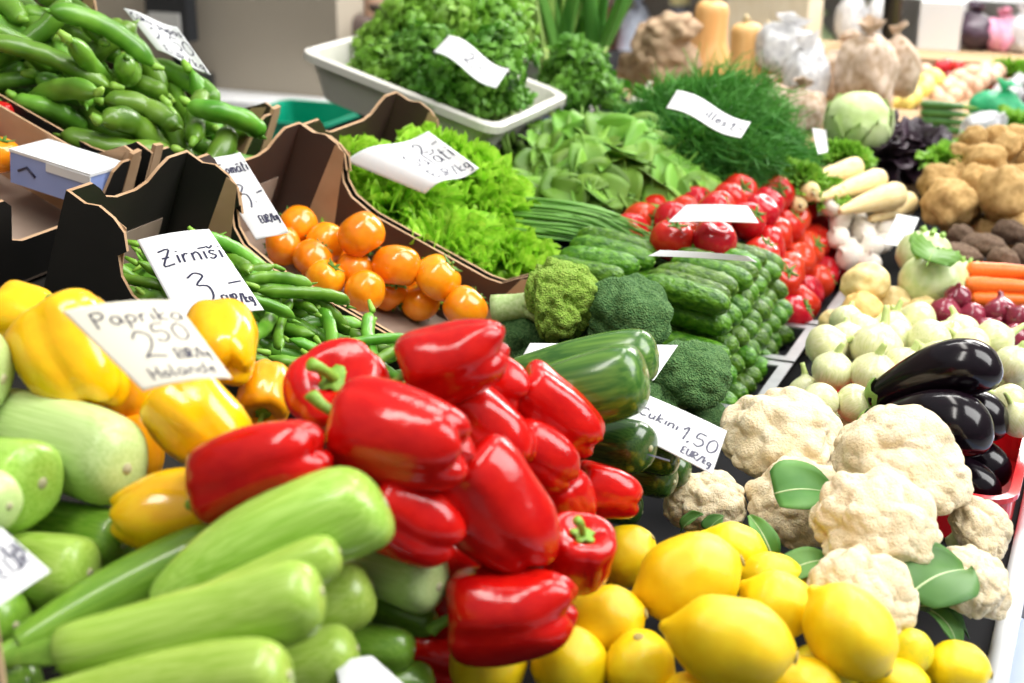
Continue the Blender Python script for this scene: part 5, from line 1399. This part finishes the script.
for i, (px, py, w, z, lb) in enumerate(((672, 30, 46, 1.16, 'top'), (668, 50, 50, 1.10, 'b'), (655, 66, 50, 1.06, 'c'), (640, 72, 44, 1.05, 'd'), (678, 68, 44, 1.06, 'e'), (650, 45, 40, 1.12, 'f'))):
    v = PY(px, py, 3.0); s = wsize(w, v)
    thing('ginger_root', 'tan knobbly ginger root piled left of the tall squash', 'ginger', mb_[i % 3], euler((v.x, v.y, max(v.z, 1.0+s*.35)), 20*i, 15*i, 50*i, (s*1.2, s, s*.75)), 'ginger roots by the squash')
v = PY(648, 78, 2.85); s = wsize(40, v)
thing('garlic_bulb', 'large white garlic bulb in front of the ginger', 'garlic', gl[0], euler((v.x, 2.85, 1.0+s*.5), 0, 0, 0, s), None, [('neck', gl[1], None)])
for i, (px, py, Y, w, h, k, lb) in enumerate(((790, 45, 3.05, 70, 62, 0, 'white plastic bag behind the squashes'), (806, 70, 2.95, 56, 70, 1, 'white plastic bag hanging lowest beside the beige net bag'), (835, 75, 3.2, 40, 50, 0, 'small white plastic bag near the wooden post'))):
    v = PY(px, py, Y); s = wsize(w, v); s2 = wsize(h, v)
    thing('plastic_bag', lb, 'bag', wb[k], euler((v.x, v.y, max(.88, v.z-s2*.5)+s2*.5), 0, 0, 70*i, (s, s*.8, s2)), 'white plastic bags')
for i, (px, py, Y, w, h, k, lb) in enumerate(((770, 96, 2.75, 64, 40, 0, 'beige net bag of nuts in front of the squashes'), (800, 104, 2.72, 56, 50, 1, 'beige net bag next to the white bags'), (868, 62, 3.0, 76, 84, 0, 'tall beige net bag of potatoes behind the cabbage'), (895, 60, 3.1, 50, 70, 1, 'slim beige net bag of potatoes beside the dark pole'), (850, 70, 3.2, 60, 70, 1, 'beige net bag of potatoes left of the tall one'))):
    v = PY(px, py, Y); s = wsize(w, v); s2 = wsize(h, v)
    zb = v.z-s2*.5
    thing('net_bag', lb, 'bag', nb_[k], euler((v.x, v.y, v.z), 0, 0, 60*i, (s, s*.8, s2)), 'beige net bags')
# long crate under those bags
bx_ = thing('wooden_crate', 'long low wooden crate under the beige net bags', 'crate')
part(bx_, 'top_board', ME('top_board', [(*box(-.415, 2.78, .975, -.30, 3.3, .99), m_crate), (*box(-.60, 3.26, .975, -.30, 3.6, .99), m_crate)], False))
for xx, yy in ((-.41, 2.8), (-.325, 2.8), (-.325, 3.27), (-.58, 3.55), (-.325, 3.55)): part(bx_, 'corner_post', ME('corner_post', [(*box(xx, yy, .88, xx+.02, yy+.02, .975), m_crate)], False))
# ------------------------------------------------------------------ produce further along the stall
far_ = lambda px, py, Y: PY(px, py, Y)
lst = []
for i in range(26):
    px = 940+75*((i*0.618) % 1); py = 62+.28*(px-940)+16*rg.random()
    v = far_(px, py, 3.75+.2*rg.random()); s = wsize(17, v)
    lst.append((euler(v, 0, 20, rg.uniform(0, 360), s), BALL_TOM, 'red_tomato', 'red tomato in the far heap at the back of the stall', 'tomato', rt[i % 3], 'red tomatoes in the far heap'))
M['shallot'] = mat('pinkish_onion_skin', (0.62, 0.36, 0.22), (0.74, 0.50, 0.36), rough=.5, scale=8, vary=.1)
so = blob_mesh('pink_onion', M['shallot'], 3, .06)
for i in range(46):
    px = 925+70*((i*0.618) % 1); py = 72+40*((i*.377) % 1)
    v = far_(px, py, 3.35+.35*(112-py)/40); s = wsize(17, v)
    lst.append((euler(v, 0, 20, rg.uniform(0, 360), s), B1, 'pink_onion', 'pinkish onion in the heap behind the stack of cucumbers', 'onion', so, 'pinkish onions in the far heap'))
M['ybanana'] = mat('yellow_pear_skin', (0.80, 0.66, 0.12), (0.88, 0.76, 0.25), rough=.5, scale=8, vary=.1)
yo = blob_mesh('yellow_pear', M['ybanana'], 6, .06)
for i in range(14):
    px = 903+32*((i*0.618) % 1); py = 76+30*((i*.377) % 1)
    v = far_(px, py, 3.3+.2*(106-py)/30); s = wsize(16, v)
    lst.append((euler(v, 0, 20, rg.uniform(0, 360), s), B1, 'yellow_pear', 'yellow pear in the small heap left of the pinkish onions', 'pear', yo, 'yellow pears in the far heap'))
place(lst, iters=18)
hp = thing('produce_ramp', 'dark sloping board under the far heaps of onions and tomatoes', 'shelf')
a_, b_ = PY(930, 118, 3.2), PY(930, 70, 3.95)
pr = prism([(3.2, .88), (3.2, a_.z-.03), (3.95, max(a_.z, b_.z)-.045), (3.95, .88)], (-.62, 0, 0), (0, 1, 0), (0, 0, 1), (.56, 0, 0))
part(hp, 'board', ME('board', [(*pr, m_darkwood)], False))
M['cuc'] = mat('cucumber_skin', (0.03, 0.13, 0.02), (0.08, 0.22, 0.04), rough=.4, scale=8, vary=.2)
cu = zuc_mesh('cucumber', M['cuc'], .1, 9)
for i in range(12):
    px = 918; py = 106+8.5*(i % 4); row = i//4
    A = PY(920+row*1, 104+8*(i % 4), 3.0+.035*row); B_ = PY(964+row*1, 107+8*(i % 4), 3.0+.035*row)
    s = wsize(8.5, A)/2
    thing('cucumber', 'dark green cucumber in the small stack behind the purple basil', 'cucumber', cu, frame((A+B_)/2, (B_-A), 0, (s, s, (B_-A).length)), 'cucumbers in the small stack')
v = PY(945, 140, 3.0)
part(thing('wooden_crate', 'small wooden crate under the stack of cucumbers', 'crate'), 'board', ME('board', [(*box(v.x-.075, 2.96, .88, v.x+.075, 3.12, v.z+.0), m_crate)], False))
gb = bag_mesh('plastic_bag', mat('green_plastic_bag', (0.02, 0.32, 0.13), (0.05, 0.45, 0.2), rough=.35, scale=6, trans=.2), 9)
v = PY(1000, 105, 3.15); s = wsize(58, v)
thing('plastic_bag', 'green plastic bag behind the brown potatoes', 'bag', gb, euler((v.x, v.y, v.z), 0, 10, 0, (s, s*.8, s*.8)))
v = PY(984, 124, 2.85); s = wsize(44, v)
thing('plastic_bag', 'crumpled white bag beside the stack of cucumbers', 'bag', wb[0], euler((v.x, v.y, v.z), 0, 70, 20, (s*.6, s*.8, s)))
v = PY(1010, 90, 3.5); s = wsize(40, v)
thing('plastic_bag', 'white bag at the edge of the picture behind the green bag', 'bag', wb[1], euler((v.x, v.y, v.z), 0, 60, 60, (s*.6, s*.8, s)))
for i, (px, py, Y, s_, lb) in enumerate(((1015, 120, 3.0, .05, 'leafy green bunch at the edge of the picture below the green bag'), (975, 136, 2.8, .035, 'small green bunch between the white bag and the brown potatoes'), (1010, 70, 3.9, .06, 'leafy green bunch beside the far red tomatoes'))):
    v = PY(px, py, Y)
    thing('green_bunch', lb, 'greens', fh2, euler(v+Vector((0, 0, -.03)), 0, 10, 50*i, s_*1.3), 'leafy bunches far along the stall')
# crowded far end of the stall
def bench(label, x0, x1, y0, y1, z):
    o = thing('bench', label, 'bench')
    part(o, 'top_board', ME('top_board', [(*box(x0, y0, z-.02, x1, y1, z), m_crate)], False))
    for xx in (x0+.02, x1-.05):
        for yy in (y0+.02, y1-.05): part(o, 'leg', ME('leg', [(*box(xx, yy, .88, xx+.03, yy+.03, z-.02), m_crate)], False))
bz_ = PY(770, 58, 3.9).z
bl = PY(735, 58, 3.9).x; br = PY(815, 58, 3.9).x
bench('wooden bench with cream boxes behind the white bags', bl, br+.02, 3.88, 4.3, bz_)
m_cream = mat('cream_board', (.70, .60, .42), (.76, .67, .50), rough=.7, scale=4)
crm = ME('carton', [(*box(-.5, -.5, 0, .5, .5, .92), m_cream), (*box(-.51, -.51, .92, .51, .51, 1), M['creamcard'])], False)
for i, (px, w, h, lb) in enumerate(((752, 44, 62, 'cream box at the end of the wooden bench by the squashes'), (792, 36, 74, 'tall cream box on the wooden bench near the net bags'))):
    v = PY(px, 58, 4.0); s_ = wsize(w, v)
    thing('carton', lb, 'carton', crm, euler((v.x, 4.03, bz_+.001), 0, 0, 0, (s_, .2, wsize(h, v))), 'cream boxes on the bench')
bl = PY(900, 60, 3.95).x
bench('wooden bench behind the far red tomatoes', bl, bl+.55, 4.02, 4.5, 1.0)
m_pinkc = mat('pink_cloth', (.62, .22, .36), (.75, .40, .50), rough=.8, scale=8); m_purpb = mat('dark_bag', (.03, .018, .03), (.06, .03, .05), rough=.4, scale=6)
for i, (px, py, w, h, mm, nm, lb) in enumerate(((940, 50, 40, 46, M['card'], 'carton', 'white carton on the bench behind the yellow pears'), (972, 48, 40, 44, m_purpb, 'goods_bag', 'dark bag on the bench beside the white carton'), (1000, 44, 34, 40, m_pinkc, 'goods_bag', 'pink bag on the bench at the far end'), (1022, 46, 34, 44, M['whitebag'], 'goods_bag', 'white bag on the bench at the edge of the picture'))):
    v = PY(px, py, 4.25); s_, h_ = wsize(w, v), wsize(h, v)
    me = (ME('carton', [(*box(-.5, -.5, 0, .5, .5, 1), mm)], False) if nm == 'carton' else bag_mesh('goods_bag', mm, 20+i))
    thing(nm, lb, 'carton' if nm == 'carton' else 'bag', me, euler((v.x, 4.25, 1.001+(0 if nm == 'carton' else h_*.5)), 0, 0, 0, (s_, min(s_, .3), h_)))
bl = PY(835, 30, 4.1).x; br = PY(885, 30, 4.1).x
bench('narrow wooden bench behind the tall net bags', bl, br, 4.02, 4.4, 1.0)
for i, (px, w, h, k) in enumerate(((848, 36, 60, 0), (876, 30, 66, 1))):
    v = PY(px, 30, 4.15); s_, h_ = wsize(w, v), wsize(h, v)
    thing('plastic_bag', ('pale bag on the narrow bench behind the tall net bag', 'pale bag on the narrow bench next to the dark pole')[i], 'bag', wb[k], euler((v.x, 4.2, 1.001+h_*.5), 0, 0, 50, (s_, s_*.8, h_)), 'white plastic bags')
# posts
pt = PY(889, 45, 3.45)
po = thing('stall_post', 'upright stall post, black above and beige below, behind the net bags', 'post')
part(po, 'lower_post', ME('lower_post', [(*tube([(pt.x, 3.45, .88), (pt.x, 3.45, pt.z)], .016, 12), mat('beige_post', (.5, .42, .34), rough=.5))]), label='beige lower post')
part(po, 'upper_post', ME('upper_post', [(*tube([(pt.x, 3.45, pt.z), (pt.x, 3.45, 2.9)], .021, 12), m_dark)]), label='black upper post')
# ------------------------------------------------------------------ far stalls across the aisle
far_cols = [(.75, .72, .66), (.62, .40, .28), (.82, .80, .76), (.45, .16, .12), (.70, .62, .30), (.28, .36, .18), (.55, .50, .50), (.80, .55, .50), (.20, .20, .24), (.85, .78, .52), (.48, .52, .62)]
fm = [mat('far_goods_%d' % i, c, tuple(min(1, q*1.15) for q in c), rough=.5, scale=5) for i, c in enumerate(far_cols)]
def jar_mesh(name, m, l):
    a = lathe([(0, 0), (0, .4), (.04, .44), (.66, .44), (.78, .33), (.82, .3)], 16, 6, smoothp=False); b = lathe([(.82, .34), (.98, .34), (1, .3), (1, 0)], 16, 4, smoothp=False)
    return ME(name, [(a[0], a[1], m), (b[0], b[1], l)])
def carton_mesh(name, m, l):
    return ME(name, [(*box(-.5, -.4, 0, .5, .4, .8), m), (*box(-.51, -.41, .8, .51, .41, 1), l)], False)
def sackm(name, m, sd): return bag_mesh(name, m, sd)
jars = [jar_mesh('jar', fm[i], fm[(i*3+2) % len(fm)]) for i in range(len(fm))]
carts = [carton_mesh('carton', fm[i], fm[(i*2+1) % len(fm)]) for i in range(len(fm))]
bags_ = [sackm('goods_bag', fm[i], i) for i in range(len(fm))]
m_backp = mat('shelf_back', (.55, .52, .46), (.66, .62, .56), rough=.8, scale=1.5)
def far_stall(label, x0, x1, y, zs, where, depth_=.45, seed=0, top=.9, hgt=.2, n=8):
    rgf = random.Random(seed)
    o = thing('shelf_unit', label, 'shelf')
    for z in zs: part(o, 'shelf', ME('shelf', [(*box(x0, y, z-.03, x1, y+depth_, z), m_white if seed % 2 else m_crate)], False))
    for x in (x0, x1-.04):
        part(o, 'upright', ME('upright', [(*box(x, y+depth_-.04, 0, x+.04, y+depth_, zs[-1]+.5), m_steel)], False))
        part(o, 'upright', ME('upright', [(*box(x, y, 0, x+.04, y+.04, zs[-1]), m_steel)], False))
    part(o, 'back_panel', ME('back_panel', [(*box(x0+.04, y+depth_-.01, zs[0], x1-.04, y+depth_, zs[-1]+.45), m_backp)], False))
    for zi, z in enumerate(zs[:3]):
        x = x0+.08
        while x < x1-.12:
            w = rgf.uniform(.12, .22); k = rgf.randrange(3); c = rgf.randrange(len(fm)); h = rgf.uniform(.14, min(hgt*1.5, .30))
            if x+w > x1-.05: break
            nm, pool, cat = (('jar', jars, 'jar'), ('carton', carts, 'carton'), ('goods_bag', bags_, 'bag'))[k]
            m = euler((x+w/2, y+depth_*.42, z+.001+(h*.5 if k == 2 else .0)), 0, 0, rgf.uniform(-8, 8), (w*.9, w*.9, h))
            thing(nm, '%s standing %s' % ({'jar': 'squat jar', 'carton': 'lidded carton', 'goods_bag': 'knotted filled bag'}[nm], where[zi]), cat, pool[c], m, 'goods '+where[zi])
            x += w+rgf.uniform(.0, .04)
    return o
far_stall('white shelf unit in the far back behind the squashes', -2.2, -.25, 5.2, [.36, .72, 1.06, 1.42], ['on the bottom shelf behind the squashes', 'on the second shelf behind the squashes', 'on the third shelf behind the squashes', 'on the top shelf behind the squashes'], seed=1)
far_stall('wooden shelf unit at the end of the stall row', -.15, .95, 6.4, [.30, .62, .94, 1.28], ['on the bottom shelf at the end of the stall row', 'on the second shelf at the end of the stall row', 'on the third shelf at the end of the stall row', 'on the top shelf at the end of the stall row'], seed=2)
far_stall('white shelf unit across the aisle at the edge of the picture', 1.05, 2.6, 5.6, [.34, .66, 1.0, 1.35], ['on the bottom shelf across the aisle', 'on the second shelf across the aisle', 'on the third shelf across the aisle', 'on the top shelf across the aisle'], seed=3)
far_stall('wooden shelf unit left behind the leeks', -3.9, -2.35, 5.6, [.40, .72, 1.05, 1.42], ['on the bottom shelf behind the leeks', 'on the second shelf behind the leeks', 'on the third shelf behind the leeks', 'on the top shelf behind the leeks'], seed=4)
# ------------------------------------------------------------------ price cards
def qz(pts, zs): return [P(x, y, z) for (x, y), z in zip(pts, zs)]
def qr(pts, hs): return [onrack(x, y, h) for (x, y), h in zip(pts, hs)]
def qn(pts, c, k=.5):
    """flat card through point c, leaning from level (k=0) towards the customer (k=1)"""
    n = (Vector((0, 0, 1))*(1-k)-FW*k).normalized()
    return [EYE+ray(x, y)*((c-EYE).dot(n)/ray(x, y).dot(n)) for x, y in pts]
card('small white card reading 2,50 tucked into the broad beans', qn([(123, 8), (177, 27), (211, 75), (157, 50)], onrack(167, 41, .17), .55), [('Cūku pupas', .05, .24, .17), ('2,50', .22, .64, .30), ('EUR/kg', .25, .92, .17)], wave=.003)
card('white card reading Zirnīši 3.- on the pea pods', qn([(137, 240), (209, 229), (264, 310), (182, 324)], onrack(198, 275, .165), .45), [('Zirnīši', .14, .36, .17), ('3.-', .28, .80, .30), ('EUR/kg', .60, .90, .11)], sag=-.003, ink=.0021)
card('cream card reading Paprika 2 50 on the yellow peppers', qn([(62, 311), (174, 300), (232, 378), (143, 391)], P(150, 345, 1.262), .45), [('Paprika', .14, .27, .17), ('2,', .28, .70, .32), ('50', .55, .52, .21), ('EUR/kg', .62, .74, .12), ('Holande', .20, .93, .13)], M['creamcard'], sag=-.004, ink=.0015)
card('white card reading Tomāti 3.- leaning into the orange tomato box', qn([(206, 160), (240, 152), (289, 232), (256, 240)], onrack(248, 196, .13), .6), [('Tomāti', .10, .22, .12), ('3.-', .22, .60, .24), ('EUR/kg', .42, .84, .09)], wave=.001, ink=.0021)
card('white card with curved edges lying on the frilly lettuce', qn([(345, 161), (428, 131), (479, 168), (425, 194)], onrack(420, 164, .165), .6), [('Salāti', .36, .60, .26), ('2,-', .66, .34, .22), ('EUR/kg', .34, .90, .17)], wave=.008, sag=-.004, ink=.0021)
card('small white card on the parsley in the white tray', qn([(449, 35), (509, 69), (496, 88), (433, 52)], PY(471, 61, 2.02), .55), [('2,-', .4, .7, .45)], wave=.008, ink=.0021)
card('white card lying across the dill', qn([(677, 90), (751, 122), (741, 138), (666, 108)], P(708, 114, 1.205), .55), [('Dilles', .4, .65, .4), ('1,-', .78, .7, .4)], wave=.006, ink=.0021)
card('white card standing on the red tomatoes', qz([(686, 205), (748, 206), (759, 223), (668, 222)], [1.115, 1.115, 1.098, 1.098]), [], sag=-.002)
card('thin white card seen edge on over the gherkins', qz([(660, 250), (748, 256), (757, 262), (648, 256)], [1.125, 1.125, 1.118, 1.118]), [], sag=-.003)
card('white card half hidden under the two big striped courgettes', qz([(530, 343), (678, 345), (654, 380), (505, 385)], [1.085, 1.085, 1.07, 1.07]), [])
c11 = card('white folded card reading Cukini 1,50 between the cauliflower and the red peppers', qz([(638, 391), (727, 431), (712, 474), (620, 428)], [1.095, 1.075, 1.065, 1.085]), [('Cukini', .10, .50, .19), ('1,50', .56, .62, .30), ('EUR/kg', .64, .90, .15), ([[(.30, .30), (.58, .18)]], 0.0, 1.0, 1)], sag=-.001, ink=.0021)
me, _ = card_mesh('folded_flap', qz([(588, 428), (638, 391), (620, 428), (590, 430)], [1.068, 1.095, 1.085, 1.067]), M['card'])
part(c11, 'folded_flap', me)
c12 = card('white card cut by the edge of the picture on the pale courgettes', qz([(-62, 560), (0, 527), (50, 571), (-12, 612)], [1.19, 1.19, 1.18, 1.18]), [('EUR', .45, .75, .3), ('kg', .72, .5, .3)], ink=.0018)
_q = P(-15, 566, 1.184)
part(c12, 'stick', ME('stick', [(*tube([(_q.x, _q.y, .92), (_q.x, _q.y, 1.182)], .003, 6), m_crate)]))
card('white card cut by the bottom edge among the small courgettes', qz([(335, 664), (372, 656), (412, 692), (345, 712)], [1.075, 1.075, 1.06, 1.06]), [], sag=-.002)
card('small inked white card between the garlic and the kohlrabi', qz([(897, 214), (919, 218), (906, 247), (884, 244)], [1.02, 1.02, 1.005, 1.005]), [('4', .2, .45, .4), ('EUR', .3, .85, .25)], ink=.0021)
card('white card standing behind the parsnips at the curly green bunch', qz([(812, 128), (826, 130), (828, 152), (818, 154)], [1.15, 1.15, 1.12, 1.12]), [])
card('grey card clipped to the blue ledge at the front corner', qz([(1001, 590), (1030, 598), (1030, 622), (1001, 607)], [.86, .86, .84, .845]), [], mat('grey_card', (.42, .42, .44), rough=.5))

# ------------------------------------------------------------------ cauliflower leaves
def part_world(parent, name, me, mw, label=None):
    return part(parent, name, me, parent.matrix_basis.inverted() @ mw, (), label)
caul = [o for o in bpy.data.objects if o.name.split('.')[0] == 'cauliflower']
cl1 = leaf_mesh('leaf', M['caulileaf'], .062, .066, 12, 9, .25, .35, .06, 1.2, .012, 1, stm=M['caulistem'])
cl2 = leaf_mesh('leaf', M['caulileaf'], .085, .045, 12, 9, .45, .35, .08, 1.5, .012, 3, stm=M['caulistem'])
def lf(k, px, py, z, qx, qy, z2, roll, me, L0):
    """leaf from its base pixel to its tip pixel"""
    A, B = P(px, py, z), P(qx, qy, z2)
    m = frame(A, B-A, roll-90, (B-A).length/L0) @ Matrix.Rotation(R(-90), 4, 'Y')
    part_world(caul[k], 'leaf', me, m)
lf(1, 774, 494, 1.015, 836, 487, 1.02, 25, cl1, .062)
lf(1, 772, 556, .985, 752, 512, 1.015, -20, cl2, .085); lf(5, 778, 580, .985, 838, 550, 1.005, 20, cl2, .085); lf(4, 908, 596, .99, 968, 560, 1.0, 15, cl1, .062)
lf(6, 930, 610, .95, 968, 652, .925, 0, cl2, .085); lf(2, 682, 530, .965, 700, 512, .985, 0, cl1, .062); lf(2, 708, 532, .965, 722, 514, .98, 0, cl1, .062); lf(6, 920, 606, .945, 975, 628, .93, 10, cl2, .085); lf(4, 872, 552, 1.0, 892, 570, 1.0, 0, cl1, .062)
# ------------------------------------------------------------------ light and camera
def area(name, loc, look, sx, sy, power, col=(1, 1, 1)):
    l = bpy.data.lights.new(name, 'AREA'); l.shape = 'RECTANGLE'; l.size = sx; l.size_y = sy; l.energy = power; l.color = col
    o = bpy.data.objects.new(name, l); COL.objects.link(o)
    o.location = loc
    d = Vector(look)-Vector(loc)
    o.rotation_euler = d.to_track_quat('-Z', 'Y').to_euler()
    return o
w = bpy.data.worlds.new('hall_daylight'); SC.world = w; w.use_nodes = True
bg = w.node_tree.nodes['Background']; bg.inputs[1].default_value = 0.40
_tc = w.node_tree.nodes.new('ShaderNodeTexCoord'); _sx = w.node_tree.nodes.new('ShaderNodeSeparateXYZ'); _rp = w.node_tree.nodes.new('ShaderNodeValToRGB')
w.node_tree.links.new(_tc.outputs['Generated'], _sx.inputs[0]); w.node_tree.links.new(_sx.outputs[2], _rp.inputs[0]); w.node_tree.links.new(_rp.outputs[0], bg.inputs[0])
_rp.color_ramp.elements[0].position = .05; _rp.color_ramp.elements[0].color = (.30, .29, .28, 1)
_rp.color_ramp.elements[1].position = .75; _rp.color_ramp.elements[1].color = (.95, .98, 1, 1)
area('skylight', (2.2, 2.0, 4.0), (-.4, 1.1, .9), 2.2, 3.4, 215, (1, .99, .97))
area('stall_lamp', (-.55, .75, 2.6), (-.5, 1.0, .9), .22, 1.3, 14, (1, .96, .9))
area('stall_lamp', (-.55, 2.4, 2.6), (-.5, 2.2, .9), .22, 1.3, 9, (1, .96, .9))
area('stall_lamp', (-.45, 4.6, 2.9), (-.4, 4.4, .9), .3, 1.6, 26, (1, .97, .92))
area('background_fill', (-.6, 3.9, 3.4), (-.8, 5.6, .8), 2.6, .5, 110, (1, .98, .95))  # added fill light, brightens the far shelves; no real fitting
area('background_fill', (.8, 8.5, 3.6), (.4, 8, .5), 2.5, 3.0, 420, (1, .98, .95))  # second added fill, lifts the brightness of the hall's far end
cd = bpy.data.cameras.new('camera'); cam = bpy.data.objects.new('camera', cd); COL.objects.link(cam)
cd.sensor_width = 36; cd.sensor_fit = 'HORIZONTAL'; cd.lens = FPX/1024*36
cd.clip_start = .02; cd.clip_end = 100
rot = Matrix((RT, UP, -FW)).transposed().to_4x4(); rot.translation = EYE
cam.matrix_world = rot
cd.dof.use_dof = True; cd.dof.focus_distance = 1.47; cd.dof.aperture_fstop = 4.8
SC.camera = cam
vs = SC.view_settings
SC.display_settings.display_device = 'sRGB'
vs.view_transform = 'Standard'; vs.look = 'None'; vs.exposure = 0.24; vs.gamma = 1; vs.use_curve_mapping = False
SC.cycles.use_denoising = True
SC.cycles.max_bounces = 6; SC.cycles.diffuse_bounces = 3; SC.cycles.glossy_bounces = 3; SC.cycles.transmission_bounces = 4; SC.cycles.transparent_max_bounces = 6
SC.cycles.sample_clamp_indirect = 6
